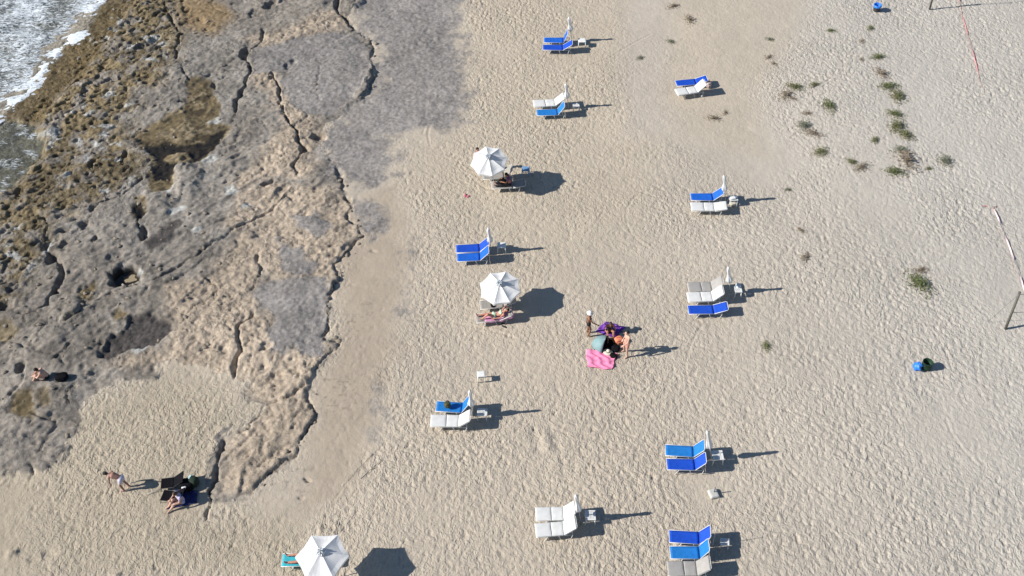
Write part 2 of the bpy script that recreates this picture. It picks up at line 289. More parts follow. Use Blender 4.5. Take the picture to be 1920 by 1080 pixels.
# --- sand relief
sandm = np.clip(1-mrock, 0, 1)*(1-.8*mlit)
SMOOTH = [([(1165,-40),(1530,-40),(1510,60),(1440,110),(1400,160),(1440,230),(1500,300),(1440,350),(1350,320),(1250,268),(1190,262),(1170,200)],1.2,.75),
          ([(690,-40),(872,-40),(872,240),(800,270),(745,260),(735,330),(790,420),(760,470),(775,560),(735,650),(705,720),(735,790),(690,860),(660,930),(560,1000),(470,960),(470,930),(560,850),(590,700),(640,640),(620,560),(690,450),(640,360),(640,220)],1.0,.8),
          ([(-80,880),(75,872),(60,960),(70,1100),(-80,1100)],1.2,.7),([(255,880),(420,930),(380,980),(280,960)],.6,.5),([(1240,880),(1370,880),(1400,930),(1300,960)],.8,.5)]
tr = np.ones_like(X)
for t, sft, a in SMOOTH: tr *= 1-a*pmask(t, sft)
tr *= .72+.35*fbm(X, Y, 5, 3, 81); tr = np.clip(tr, .06, 1.15)
S = .05*fbm(X, Y, 7, 2, 83) + .008*fbm(X, Y, .5, 3, 85)
# footprints, one stamp each
ST = np.zeros_like(X); N = 120000; K = 4
px = RNG.uniform(GX0+1, GX1-1, N); py = RNG.uniform(GY0+1, GY1-1, N)
jj, ii = np.mgrid[-K:K+1, -K:K+1].astype(np.float32)
for x0, y0 in zip(px, py):
    i0 = int((x0-GX0)/DX); j0 = int((y0-GY0)/DX)
    if i0 < K or j0 < K or i0 >= nx-K-1 or j0 >= ny-K-1 or not vis[j0, i0] or mrock[j0, i0] > .4: continue
    a = random.gauss(1.85, .55); L = random.uniform(.09, .17); W = random.uniform(.055, .09); dp = random.uniform(.018, .055)
    dxx = (i0+ii)*DX+GX0-x0; dyy = (j0+jj)*DX+GY0-y0
    u = (dxx*math.cos(a)+dyy*math.sin(a))/L; v = (-dxx*math.sin(a)+dyy*math.cos(a))/W; r2 = u*u+v*v
    ST[j0-K:j0+K+1, i0-K:i0+K+1] += -dp*(1-.62*r2)*np.exp(-r2)
S += np.clip(ST, -.10, .06)*tr*.88
# tracks left by dragged loungers, and lines of the raked beach
TRK = [([(1262,880),(1240,893),(1240,915),(1252,938),(1270,950)],.05,.03),([(1275,888),(1266,905),(1270,925),(1288,940)],.05,.03),([(1225,880),(1222,905),(1232,935),(1262,965)],.05,.025),([(1362,900),(1358,930),(1345,950)],.05,.025),([(1368,900),(1366,930)],.04,.02),
 ([(623,942),(660,892),(724,829)],.03,.03),([(651,940),(690,890),(718,862)],.03,.025),([(603,1000),(608,964)],.025,.03),([(629,1002),(634,974)],.025,.04),([(1020,812),(1030,840)],.2,-.06),([(1400,985),(1470,1000),(1560,1050)],.05,.02),([(1400,970),(1500,1010)],.05,.02),([(1120,1000),(1180,1040)],.05,.025),
 ([(895,560),(910,575),(900,590)],.06,.03),([(890,335),(905,350),(920,355)],.07,.03)]
for pts, w, dp in TRK:
    pl = PL(pts); s = sub(pl, .5); d = seg_dist(X[s], Y[s], pl)[0]; S[s] -= dp*np.exp(-(d/w)**2) - .4*dp*np.exp(-((d-2.2*w)/w)**2)
rg_ = random.Random(5)
for _ in range(46):                                # people walking: spaced prints along wandering lines
    x0, y0, a = rg_.uniform(-14, 34), rg_.uniform(22, 68), rg_.uniform(0, 6.28)
    for k_ in range(rg_.randint(14, 40)):
        a += rg_.gauss(0, .10); x0 += .62*math.cos(a); y0 += .62*math.sin(a); sd_ = .11*(-1)**k_; fx, fy = x0-sd_*math.sin(a), y0+sd_*math.cos(a)
        i0 = int((fx-GX0)/DX); j0 = int((fy-GY0)/DX)
        if i0 < K or j0 < K or i0 >= nx-K-1 or j0 >= ny-K-1: break
        dxx = (i0+ii)*DX+GX0-fx; dyy = (j0+jj)*DX+GY0-fy; u = (dxx*math.cos(a)+dyy*math.sin(a))/.16; v = (-dxx*math.sin(a)+dyy*math.cos(a))/.085; r2 = u*u+v*v
        S[j0-K:j0+K+1, i0-K:i0+K+1] += -(.012+.042*tr[j0, i0])*(1-.55*r2)*np.exp(-r2)
for _ in range(22):                                # drag lines
    x0, y0, a = rg_.uniform(-8, 30), rg_.uniform(23, 66), rg_.uniform(0, 6.28); c_ = rg_.uniform(-.25, .25); pl = [(x0, y0)]
    for k_ in range(rg_.randint(4, 9)): a += c_; x0 += .7*math.cos(a); y0 += .7*math.sin(a); pl.append((x0, y0))
    pl = np.array(pl); s = sub(pl, .4); d = seg_dist(X[s], Y[s], pl)[0]; S[s] -= .022*np.exp(-(d/.05)**2) - .012*np.exp(-((d-.12)/.05)**2)
Hh += S*np.clip(1-mrock*.9, 0, 1)*(1-.7*mlit)
Hh += mlit*(.035*fbm(X, Y, 1.4, 4, 191)+.02*fbm(X, Y, .35, 3, 193)) + mlit*.014*(vnoise(X/.09, Y/.09, 91)+vnoise(X/.15, Y/.15, 92))
Hh = Hh.astype(np.float32)
def gz(x, y):
    i = min(max(int((x-GX0)/DX), 0), nx-1); j = min(max(int((y-GY0)/DX), 0), ny-1)
    return float(Hh[max(j-1, 0):j+2, max(i-1, 0):i+2].mean())
# --- colour of the ground itself
KA = .74
C = lambda *c: np.array(lin(c, KA), np.float32)
n1 = fbm(X, Y, 6, 3, 101)[..., None]; n2 = fbm(X, Y, 1.2, 4, 105)[..., None]; n3 = fbm(X, Y, .25, 3, 109)[..., None]
ex = sstep(2, 28, X)[..., None]
sand = C(204,191,172)*(1-ex) + C(207,200,188)*ex
sand = sand*(1+.035*n1+.03*n2+.02*n3)
for t, sft, c, a in [([(870,-40),(1160,-40),(1170,200),(1230,270),(1200,420),(1000,500),(870,420),(760,330),(880,230)],1.5,(205,191,168),.4),
                     ([(1190,-40),(1260,-40),(1250,120),(1240,250),(1180,255),(1170,100)],.8,(205,193,178),.7),([(1260,-40),(1520,-40),(1480,90),(1420,180),(1440,300),(1300,260),(1250,180)],1.2,(206,192,170),.6),
                     ([(620,400),(740,350),(770,480),(740,640),(720,760),(640,940),(560,960),(600,720),(640,600)],.9,(186,170,150),.75),([(-60,880),(80,870),(60,1090),(-60,1090)],1,(186,172,148),.6),
                     ([(140,760),(330,690),(420,720),(480,770),(420,830),(400,960),(560,970),(560,1090),(60,1090),(80,880)],1.2,(187,174,152),.75)]:
    m = pmask(t, sft)[..., None]*a; sand = sand*(1-m)+C(*c)*m*(1+.05*n2+.03*n3)
n4 = fbm(X, Y, .12, 2, 113)[..., None]
grey = C(150,142,131)*(1+.16*n1+.22*n2+.16*n3+.10*n4)
pale = sstep(.25, .8, n2[..., 0]+.5*fbm(X, Y, 3, 2, 117))[..., None]; grey = grey*(1-.35*pale)+C(166,160,151)*.35*pale
tan = C(187,171,151)*(1+.10*n1+.14*n2+.10*n3)
gold = C(134,118,87)*(1+.2*n1+.32*n2+.28*n3); brown = C(110,94,62)*(1+.15*n2+.2*n3)
bl = pmask([(100,440),(230,480),(330,480),(400,440),(440,300),(420,260),(470,200),(500,140),(560,80),(440,60),(340,120),(300,170),(260,340),(180,400)], 1.5)[..., None]*.35
grey = grey*(1-bl)+C(156,151,143)*bl*(1+.18*n2+.16*n3)
rock = grey*(1-mtan[..., None]) + tan*mtan[..., None]
rock = rock*(1-mgold[..., None]*.7) + C(158,132,92)*mgold[..., None]*.7
ma = (malg*sstep(-.35, .45, fbm(X, Y, .8, 5, 121, .65)+.38*malg-.08))[..., None]*.9
rock = rock*(1-ma)+gold*ma
rock = rock*(1-.9*mbrown[..., None])+brown*.9*mbrown[..., None]
# pale salt crust where pools dried, seen as small chalky patches
crust = np.zeros_like(X)
for cx, cy, rx, ry, an in [(352,262,19,8,15),(205,236,18,7,20),(285,76,18,6,25),(282,118,24,4,-18),(395,300,17,6,40),(315,358,10,14,0),(330,400,16,8,20),(128,328,10,6,0),(190,362,12,7,30),(95,470,9,14,0),(25,480,18,6,-20),(462,394,9,4,-10),(30,430,8,5,0),(205,182,14,6,40),(235,198,8,4,20),(400,230,18,8,0),(300,84,10,4,0),(222,298,6,5,0),(180,274,9,5,0),(245,95,8,5,0),(262,660,20,6,10),(250,512,14,10,0),(440,360,16,10,0),(372,435,10,5,0)]:
    c = P(cx, cy); s = sub(np.array([[c.x-1.6, c.y-1.6], [c.x+1.6, c.y+1.6]]), 0); x, y = WX[s]-c.x, WY[s]-c.y
    sx = P(cx+rx, cy).x-c.x; sy = abs(P(cx, cy-ry).y-c.y); q = R(an); u = x*math.cos(q)+y*math.sin(q); v = -x*math.sin(q)+y*math.cos(q)
    crust[s] = np.maximum(crust[s], (1-sstep(.6, 1.1, np.hypot(u/sx, v/sy)))*.85)
c2 = malg*sstep(.52, .78, fbm(X, Y, .5, 4, 131))*sstep(0, .5, fbm(X, Y, 3, 2, 135)); crust = np.maximum(crust, c2*.8)
rock = rock*(1-crust[..., None])+C(196,196,190)*crust[..., None]
mo = moch[..., None]; rock = rock*(1-mo)+C(140,126,100)*(1+.30*n2+.25*n3)*mo; dk = (mo[..., 0]*sstep(.25, .6, fbm(X, Y, .7, 4, 151, .6)))[..., None]*.75; rock = rock*(1-dk)+C(82,70,50)*dk
mp = np.maximum(mpool, pmask([(205,512),(218,500),(245,500),(257,515),(250,532),(228,537),(208,528)], .1))[..., None]
rock = rock*(1-mp)+C(46,40,33)*(1+.3*n3)*mp
mb = mbas[..., None]; rock = rock*(1-mb)+C(86,81,78)*(1+.2*n3+.25*n4)*mb
msb = msub[..., None]; rock = rock*(1-msb)+C(138,128,106)*msb*(1+.3*n2+.2*n3)
rm = np.clip(mrock, 0, 1)[..., None]; rm = sstep(.2, .8, rm)
ALB = sand*(1-rm)+rock*rm
lit = C(158,152,146)*(1+.07*n1+.13*n2+.14*n3+.22*n4); mm = mlit[..., None]
ALB = ALB*(1-mm)+lit*mm
# scattered dark grains of litter blown over the sand strip by the rock
spk = sstep(.55, .8, fbm(X, Y, .16, 2, 141))*sstep(.1, .6, fbm(X, Y, 2.5, 3, 143))*np.clip(1-edge/4.5, 0, 1)*(1-mrock)
ALB = ALB*(1-.35*spk[..., None])
und = sstep(.1, -.5, shore)[..., None]; ALB = ALB*(1-und)+C(158,150,134)*und*(1+.3*n2)
ALB = np.clip(ALB, .01, .9).astype(np.float32)
WET = np.clip(mbrown*.7*sstep(3.2, .3, shore)+msub+moch*.3, 0, 1)
# --- cut the field into sand, rock and litter
kind = np.where(mlit > .5, 2, np.where(mrock > .5, 1, 0))
fk = kind[:-1, :-1]; fv = vis[:-1, :-1] & vis[1:, 1:] & vis[:-1, 1:] & vis[1:, :-1]
idx = np.arange(nx*ny).reshape(ny, nx)
co_all = np.stack([X, Y, Hh], -1).reshape(-1, 3).astype(np.float32)
gyy, gxx = np.gradient(Hh, DX); NRM = np.stack([-gxx, -gyy, np.ones_like(Hh)], -1).reshape(-1, 3)
TRA = np.where(mrock > .5, .22+.55*malg+.30*mtan+.45*sstep(0, .7, fbm(X, Y, 1.6, 3, 171)), np.clip(tr, .1, 1.1)).astype(np.float32)
MG = {0: ground_mat('sand', 14, 60, .05, .3, 45, (7.2, .098, .72, .9, 2)), 1: ground_mat('coastal_rock', 4.5, 22, .24, .8, 24, (4.6, .12, 1., .5, 8)), 2: ground_mat('dry_seagrass', 16, 60, .20, .8, 40, (13, .05, 1, .4, 4))}
def grid_obj(name, kindno, okind, label=None, cat=None):
    q = np.argwhere((fk == kindno) & fv); j, i = q[:, 0], q[:, 1]
    F = np.stack([idx[j, i], idx[j, i+1], idx[j+1, i+1], idx[j+1, i]], -1)
    used, inv = np.unique(F, return_inverse=True); inv = inv.reshape(-1, 4)
    me = bpy.data.meshes.new(name); nf = len(F)
    me.vertices.add(len(used)); me.vertices.foreach_set('co', co_all[used].ravel())
    me.loops.add(nf*4); me.loops.foreach_set('vertex_index', inv.ravel().astype(np.int32))
    me.polygons.add(nf); me.polygons.foreach_set('loop_start', np.arange(nf, dtype=np.int32)*4)
    me.polygons.foreach_set('use_smooth', np.ones(nf, bool)); me.update()
    a = me.attributes.new('albedo', 'FLOAT_COLOR', 'POINT'); c = np.ones((len(used), 4), np.float32); c[:, :3] = ALB.reshape(-1, 3)[used]; a.data.foreach_set('color', c.ravel())
    w = me.attributes.new('wet', 'FLOAT', 'POINT'); w.data.foreach_set('value', WET.reshape(-1)[used].astype(np.float32))
    w = me.attributes.new('trample', 'FLOAT', 'POINT'); w.data.foreach_set('value', TRA.reshape(-1)[used])
    me.materials.append(MG[kindno]); o = bpy.data.objects.new(name, me); col.objects.link(o); o['kind'] = okind
    if label: o['label'] = label; o['category'] = cat
    return o
grid_obj('sand', 0, 'structure', 'pale trampled beach sand covered with footprints', 'sand')
grid_obj('coastal_rock', 1, 'structure', 'cracked grey and tan rock shelf running from the sea to the sand', 'rock')
grid_obj('seagrass_litter', 2, 'stuff', 'grey mat of dry seagrass litter lying over rock edge and sand', 'litter')

# ------------------------------------------------------------------ mesh helpers
class MB:
    def __init__(s): s.v = []; s.f = []
    def add(s, v, f):
        o = len(s.v); s.v += [tuple(p) for p in v]; s.f += [tuple(i+o for i in q) for q in f]; return s
    def box(s, c, d, rz=0., ry=0.):
        M = Matrix.Rotation(rz, 3, 'Z') @ Matrix.Rotation(ry, 3, 'Y'); v = []
        for z in (-.5, .5):
            for x, y in ((-.5, -.5), (.5, -.5), (.5, .5), (-.5, .5)): v.append(Vector(c)+M @ Vector((x*d[0], y*d[1], z*d[2])))
        return s.add(v, [(3,2,1,0),(4,5,6,7),(0,1,5,4),(1,2,6,5),(2,3,7,6),(3,0,4,7)])
    def tube(s, pts, r, n=8, cap=True, r1=None):
        pts = [Vector(p) for p in pts]; m = len(pts); v = []; f = []
        for i, p in enumerate(pts):
            t = (pts[min(i+1, m-1)]-pts[max(i-1, 0)]).normalized(); a = t.orthogonal().normalized() if abs(t.z) > .95 else t.cross(Vector((0,0,1))).normalized()
            b_ = t.cross(a); rr = r if not isinstance(r, (list, tuple)) else r[i]
            for k in range(n): q = 2*math.pi*k/n; v.append(p+(a*math.cos(q)+b_*math.sin(q))*rr)
        for i in range(m-1):
            for k in range(n): f.append((i*n+k, i*n+(k+1) % n, (i+1)*n+(k+1) % n, (i+1)*n+k))
        if cap: f.append(tuple(range(n-1, -1, -1))); f.append(tuple((m-1)*n+k for k in range(n)))
        return s.add(v, f)
    def ellipsoid(s, c, r, n=12, m=8, M=None):
        v = []; f = []; c = Vector(c)
        for i in range(m+1):
            th = math.pi*i/m
            for k in range(n):
                ph = 2*math.pi*k/n; p = Vector((r[0]*math.sin(th)*math.cos(ph), r[1]*math.sin(th)*math.sin(ph), r[2]*math.cos(th)))
                v.append(c+(M @ p if M else p))
        for i in range(m):
            for k in range(n): f.append((i*n+k, (i+1)*n+k, (i+1)*n+(k+1) % n, i*n+(k+1) % n))
        return s.add(v, f)
    def capsule(s, a, b_, ra, rb, n=12):
        a = Vector(a); b_ = Vector(b_); t = (b_-a); L = t.length; t = t.normalized() if L > 1e-6 else Vector((0,0,1))
        pts = []; rs = []
        for q in (85, 60, 30): pts.append(a-t*ra*math.sin(R(q))); rs.append(ra*math.cos(R(q)))
        pts += [a, b_]; rs += [ra, rb]
        for q in (30, 60, 85): pts.append(b_+t*rb*math.sin(R(q))); rs.append(rb*math.cos(R(q)))
        return s.tube(pts, rs, n)
    def lathe(s, prof, n=16, c=(0,0,0)):
        v = []; f = []
        for r, z in prof:
            for k in range(n): q = 2*math.pi*k/n; v.append((c[0]+r*math.cos(q), c[1]+r*math.sin(q), c[2]+z))
        for i in range(len(prof)-1):
            for k in range(n): f.append((i*n+k, i*n+(k+1) % n, (i+1)*n+(k+1) % n, (i+1)*n+k))
        return s.add(v, f)
    def mesh(s, name, m, smooth=False):
        me = bpy.data.meshes.new(name); me.from_pydata(s.v, [], s.f); me.update()
        if smooth: me.polygons.foreach_set('use_smooth', [True]*len(me.polygons))
        me.materials.append(m); return me
def link(name, data, parent=None, loc=None, rot=None):
    o = bpy.data.objects.new(name, data); col.objects.link(o); o.parent = parent
    if loc is not None: o.location = loc
    if rot is not None: o.rotation_euler = rot
    return o
def tag(o, label, cat, group=None):
    o['label'] = label; o['category'] = cat
    if group: o['group'] = group
    return o
def cushion(lx, ly, lz, x0=0, nx_=14, ny_=10, seed=0, wr=.006):
    """puffed mattress segment from x0 to x0+lx"""
    rg = random.Random(seed); m = MB(); v = []; f = []
    for side in (1, -1):
        o = len(v)
        for i in range(nx_+1):
            for j in range(ny_+1):
                a = i/nx_*2-1; b_ = j/ny_*2-1; a2 = math.copysign(1-(1-abs(a))**1.6, a); b2 = math.copysign(1-(1-abs(b_))**1.6, b_)
                e = max(0, 1-abs(a2)**7)**.4*max(0, 1-abs(b2)**7)**.4
                z = side*lz/2*e + (rg.uniform(-wr, wr) if side > 0 and 0 < i < nx_ and 0 < j < ny_ else 0)
                v.append((x0+lx*(a2+1)/2, ly/2*b2, z))
        for i in range(nx_):
            for j in range(ny_):
                q = (o+i*(ny_+1)+j, o+(i+1)*(ny_+1)+j, o+(i+1)*(ny_+1)+j+1, o+i*(ny_+1)+j+1); f.append(q if side > 0 else q[::-1])
    return m.add(v, f)
def sling(lx, ly, x0=0., sag=.03, n=10, k=6, th=.012, seed=0):
    rg = random.Random(seed); m = MB(); v = []; f = []
    W = [[rg.uniform(-.004, .004) for _ in range(k+1)] for _ in range(n+1)]
    for side in (0, 1):
        o = len(v)
        for i in range(n+1):
            for j in range(k+1):
                b_ = j/k*2-1; v.append((x0+lx*i/n, ly/2*b_, -sag*(1-b_*b_)*(1-abs(i/n*2-1)**4*.7)+W[i][j]*(0 < j < k)-side*th))
        for i in range(n):
            for j in range(k):
                q = (o+i*(k+1)+j, o+(i+1)*(k+1)+j, o+(i+1)*(k+1)+j+1, o+i*(k+1)+j+1); f.append(q if not side else q[::-1])
    N1 = (n+1)*(k+1)
    for i in range(n):
        a, b_ = i*(k+1), (i+1)*(k+1); f.append((a, a+N1, b_+N1, b_)); f.append((a+k, b_+k, b_+k+N1, a+k+N1))
    for j in range(k): f.append((j, j+1, j+1+N1, j+N1)); e = n*(k+1)+j; f.append((e, e+N1, e+1+N1, e+1))
    return m.add(v, f)

M_frame = mat('white_painted_metal', lin((226,226,222), .9), .4, .08, 9)
FAB = {'royal': mat('royal_blue_sling', (.010, .070, .47), .6, .16, 5, bump=.2, bscale=14), 'azure': mat('azure_blue_sling', (.016, .175, .50), .6, .16, 5, bump=.2, bscale=14),
       'blue': mat('mid_blue_sling', (.012, .115, .52), .6, .16, 5, bump=.2, bscale=14), 'white': mat('white_cushion', (.62, .62, .60), .8, .10, 4, bump=.3, bscale=9),
       'grey': mat('grey_cushion', (.33, .315, .295), .8, .10, 4, bump=.3, bscale=9), 'taupe': mat('taupe_sling', (.30, .28, .25), .8, .12, 6), 'turquoise': mat('turquoise_towel', (.05, .42, .50), .95, .25, 9)}
# ------------------------------------------------------------------ loose stones along the ledges
rg_ = random.Random(11); rb = MB(); ico = [(0,0,1),(.89,0,.45),(.28,.85,.45),(-.72,.53,.45),(-.72,-.53,.45),(.28,-.85,.45),(.72,.53,-.45),(-.28,.85,-.45),(-.89,0,-.45),(-.28,-.85,-.45),(.72,-.53,-.45),(0,0,-1)]
icf = [(0,1,2),(0,2,3),(0,3,4),(0,4,5),(0,5,1),(1,6,2),(2,7,3),(3,8,4),(4,9,5),(5,10,1),(6,7,2),(7,8,3),(8,9,4),(9,10,5),(10,6,1),(11,7,6),(11,8,7),(11,9,8),(11,10,9),(11,6,10)]
def stone(x, y, r):
    q = rg_.uniform(0, 6.28); sx_, sy_, sz_ = r*rg_.uniform(.8, 1.5), r*rg_.uniform(.7, 1.1), r*rg_.uniform(.45, .8); vv = []
    for a, b_, c in ico: k_ = rg_.uniform(.78, 1.15); a, b_, c = a*sx_*k_, b_*sy_*k_, c*sz_*k_; vv.append((x+a*math.cos(q)-b_*math.sin(q), y+a*math.sin(q)+b_*math.cos(q), gz(x, y)+c+sz_*.3))
    rb.add(vv, icf)
for pts, dep, wid, led, reach in CR:
    pl = [P(*q) for q in pts]
    for a, b_ in zip(pl, pl[1:]):
        for _ in range(int((b_-a).length*(2.6 if led > .1 else 1.1))):
            p = a.lerp(b_, rg_.random()); stone(p.x+abs(rg_.gauss(0, .22))-.08, p.y+rg_.gauss(0, .2), rg_.choice((.035, .045, .06, .06, .09, .13)))
for _ in range(420):
    u, v = rg_.uniform(0, 420), rg_.uniform(0, 870); p = P(u, v)
    if gz(p.x, p.y) > -.05 and mrock[min(max(int((p.y-GY0)/DX), 0), ny-1), min(max(int((p.x-GX0)/DX), 0), nx-1)] > .6: stone(p.x, p.y, rg_.choice((.035, .05, .06, .08, .12)))
ro = link('loose_stones', rb.mesh('loose_stones', mat('stone', lin((160,148,132), KA), .9, .35, 1.5, bump=.5, bscale=20))); ro['kind'] = 'stuff'; ro['label'] = 'small loose stones scattered along the ledges and hollows of the rock'; ro['category'] = 'stones'
# ------------------------------------------------------------------ sun lounger
SL, BL = 1.25, .70
LC = {}
def lmesh(key, fn):
    if key not in LC: LC[key] = fn()
    return LC[key]
def lounger(fab, foot, hinge, tip, label, wheel=False, beta=None, zs=.32):
    soft = fab in ('white', 'grey'); w = .64 if soft else .60; zt = zs+(.09 if soft else .02)
    F = P(*foot, zt); Hn = P(*hinge, zt); d = (Hn-F); hd = math.atan2(d.y, d.x); d.normalize(); mid = (F+Hn)/2
    sc = min(1.1, max(.93, (Hn-F).length/SL))
    o0 = mid-d*SL*sc/2
    if beta is None:
        best = None
        for bb in range(4, 80):
            p = mid+d*(SL*sc/2+BL*sc*math.cos(R(bb)))+Vector((0,0,BL*sc*math.sin(R(bb)))); u, v = project(p); e = math.hypot(u-tip[0], v-tip[1])
            if best is None or e < best[0]: best = (e, bb)
        beta = best[1]
    g = gz(*(mid.xy)); g = min(max(g, -.05), .08)
    t = link('sun_lounger', None, None, (o0.x, o0.y, g), (0, 0, hd)); t.scale = (sc, 1, 1)
    tag(t, label, 'sun lounger', 'sun loungers on the beach')
    for s in (-1, 1):
        y = s*w/2
        link('side_rail', lmesh(('rail', s, w), lambda: MB().tube([(-.01, y, zs), (.4, y, zs), (SL+.40, y, zs)], .014, 8).mesh('side_rail', M_frame, True)), t)
        for k, (xa_, xb) in enumerate(((.52, .36), (1.0, 1.13), (SL+.39, SL+.29))):
            link('leg', lmesh(('leg', s, w, k), lambda: MB().tube([(xa_, y, zs-.01), (xa_*.85+xb*.15, y*1.01, zs-.06), (xb, y*1.03, -.03)], .014, 7).mesh('leg', M_frame, True)), t)
    for k, x in enumerate((0., .5, 1.02, SL+.38)):
        link('crossbar', lmesh(('bar', k, w), lambda: MB().tube([(x, -w/2, zs-(.002 if k in (0, 3) else .07)), (x, w/2, zs-(.002 if k in (0, 3) else .07))], .013, 7).mesh('crossbar', M_frame, True)), t)
    if soft:
        link('mattress', lmesh(('m1', fab), lambda: cushion(.72, w+.03, .085, 0, seed=1).mesh('mattress', FAB[fab], True)), t, (-.02, 0, zs+.055))
        link('mattress', lmesh(('m2', fab), lambda: cushion(.53, w+.03, .085, 0, seed=2).mesh('mattress', FAB[fab], True)), t, (.71, 0, zs+.055))
    else:
        link('seat', lmesh(('s', fab, w), lambda: sling(SL, w-.03, seed=3).mesh('seat', FAB[fab], True)), t, (0, 0, zs+.014))
    zb = zs+(.06 if soft else .02)
    if soft: bk = link('backrest', lmesh(('b', fab), lambda: cushion(BL, w+.03, .085, 0, seed=5).mesh('backrest', FAB[fab], True)), t, (SL, 0, zb), (0, -R(beta), 0))
    else: bk = link('backrest', lmesh(('b', fab, w), lambda: sling(BL, w-.03, 0, .02, 7, 6, seed=4).mesh('backrest', FAB[fab], True)), t, (SL, 0, zb), (0, -R(beta), 0))
    dz = -.05 if soft else -.01
    link('back_frame', lmesh(('bf', w, soft), lambda: MB().tube([(0, -w/2, dz), (BL-.04, -w/2, dz), (BL+.015, -w/2+.05, dz), (BL+.015, w/2-.05, dz), (BL-.04, w/2, dz), (0, w/2, dz)], .015, 7).mesh('back_frame', M_frame, True)), bk)
    q = R(beta); px_ = SL+.42*math.cos(q); pz = zb+.42*math.sin(q)-.05
    for s in (-1, 1): link('back_prop', MB().tube([(px_, s*(w/2-.07), pz), (min(px_+.06, SL+.39), s*(w/2-.05), zs)], .011, 6).mesh('back_prop', M_frame, True), t)
    if wheel:
        for s in (-1, 1):
            link('wheel', lmesh(('wh', s, w), lambda: MB().tube([(0, -.02, 0), (0, .02, 0)], .075, 14).mesh('wheel', M_frame, True)), t, (SL+.30, s*(w/2+.03), .07))
    return t, hd, o0, beta
L = lounger
L('blue', (1020,73.6), (1056.6,74.2), (1064,59), 'azure blue lounger with upright back, upper of the topmost pair')
L('royal', (1018,88), (1055.5,88.5), (1071.5,79.6), 'royal blue lounger, lower of the topmost pair')
L('white', (1000.3,193), (1040.4,191), (1054.3,181), 'white cushioned lounger above an azure lounger, second pair from the top')
L('azure', (1006.6,210.3), (1045.6,209), (1057,196), 'azure blue lounger below a white one, second pair from the top')
L('royal', (1267.6,155.8), (1304.7,152.8), (1327,145.6), 'royal blue lounger with low back in the pair without umbrella')
L('white', (1268.4,172.3), (1305,166.9), (1322.3,152), 'white lounger with wheels in the pair without umbrella', wheel=True)
L('blue', (1295.2,368.5), (1336.7,369), (1354.4,358.4), 'blue lounger beside a white one with nearly flat back')
L('white', (1296,386.2), (1339,386.8), (1365.7,383.6), 'white cushioned lounger with nearly flat back beside a blue one')
L('royal', (855.2,466.5), (899.3,464.5), (914.4,454.5), 'dark blue lounger, upper of the blue pair above the middle open umbrella')
L('blue', (857,483.4), (899.9,481.4), (915,469.7), 'bright blue lounger, lower of the blue pair above the middle open umbrella')
L('grey', (1290.5,537.5), (1334,536.5), (1354,525), 'grey cushioned lounger at the top of a row of three')
L('white', (1289.5,556.5), (1335,555), (1356,541), 'white cushioned lounger between a grey and a blue one')
L('royal', (1290.5,580.5), (1338,580), (1361.5,574), 'royal blue lounger at the foot of a row of three beside people')
L('azure', (818,760.6), (866.3,763.7), (877.5,753), 'azure lounger with an olive backpack lying on it')
L('white', (808,787.5), (860,788.5), (880,778.7), 'white lounger below the one carrying a backpack')
L('azure', (1247.8,844), (1300,847.2), (1318,838.5), 'azure blue lounger above a royal blue one, near drag tracks in the sand')
L('royal', (1250.5,870.5), (1302.6,871.5), (1321.4,862), 'royal blue lounger beside curved drag tracks in the sand')
L('white', (1005,962.5), (1056.5,961.7), (1077.8,950), 'white cushioned lounger, upper of the all white pair')
L('white', (1004.4,993.3), (1056.5,989.3), (1078.5,977.7), 'white cushioned lounger, lower of the all white pair')
L('royal', (1255,1005), (1310.8,1008.5), (1329.4,1001), 'royal blue lounger, uppermost of three at the bottom edge')
L('azure', (1256.7,1035.3), (1311.3,1035.6), (1328,1024), 'azure lounger, middle of three at the bottom edge')
L('grey', (1252.3,1064.6), (1306.4,1064.6), (1328.9,1056.4), 'grey cushioned lounger cut by the bottom edge of the picture')
gl = L('taupe', (922,347), (962,345.5), (988,343), 'taupe sling lounger with seated person and black bag, under top umbrella', beta=10)
gu = L('taupe', (905,329), (945,327), (961,308), 'taupe lounger half hidden beneath the top open umbrella', beta=48)
sb = L('taupe', (893,596.5), (935,592), (957,586), 'taupe lounger with sunbathing woman on a pink towel', beta=20)
L('taupe', (900,572), (944,568), (960,562), 'lounger almost hidden under the middle open umbrella', beta=25)
tq = L('turquoise', (529,1050), (584,1049), (606,1046), 'lounger spread with turquoise towel under the bottom umbrella', beta=18)

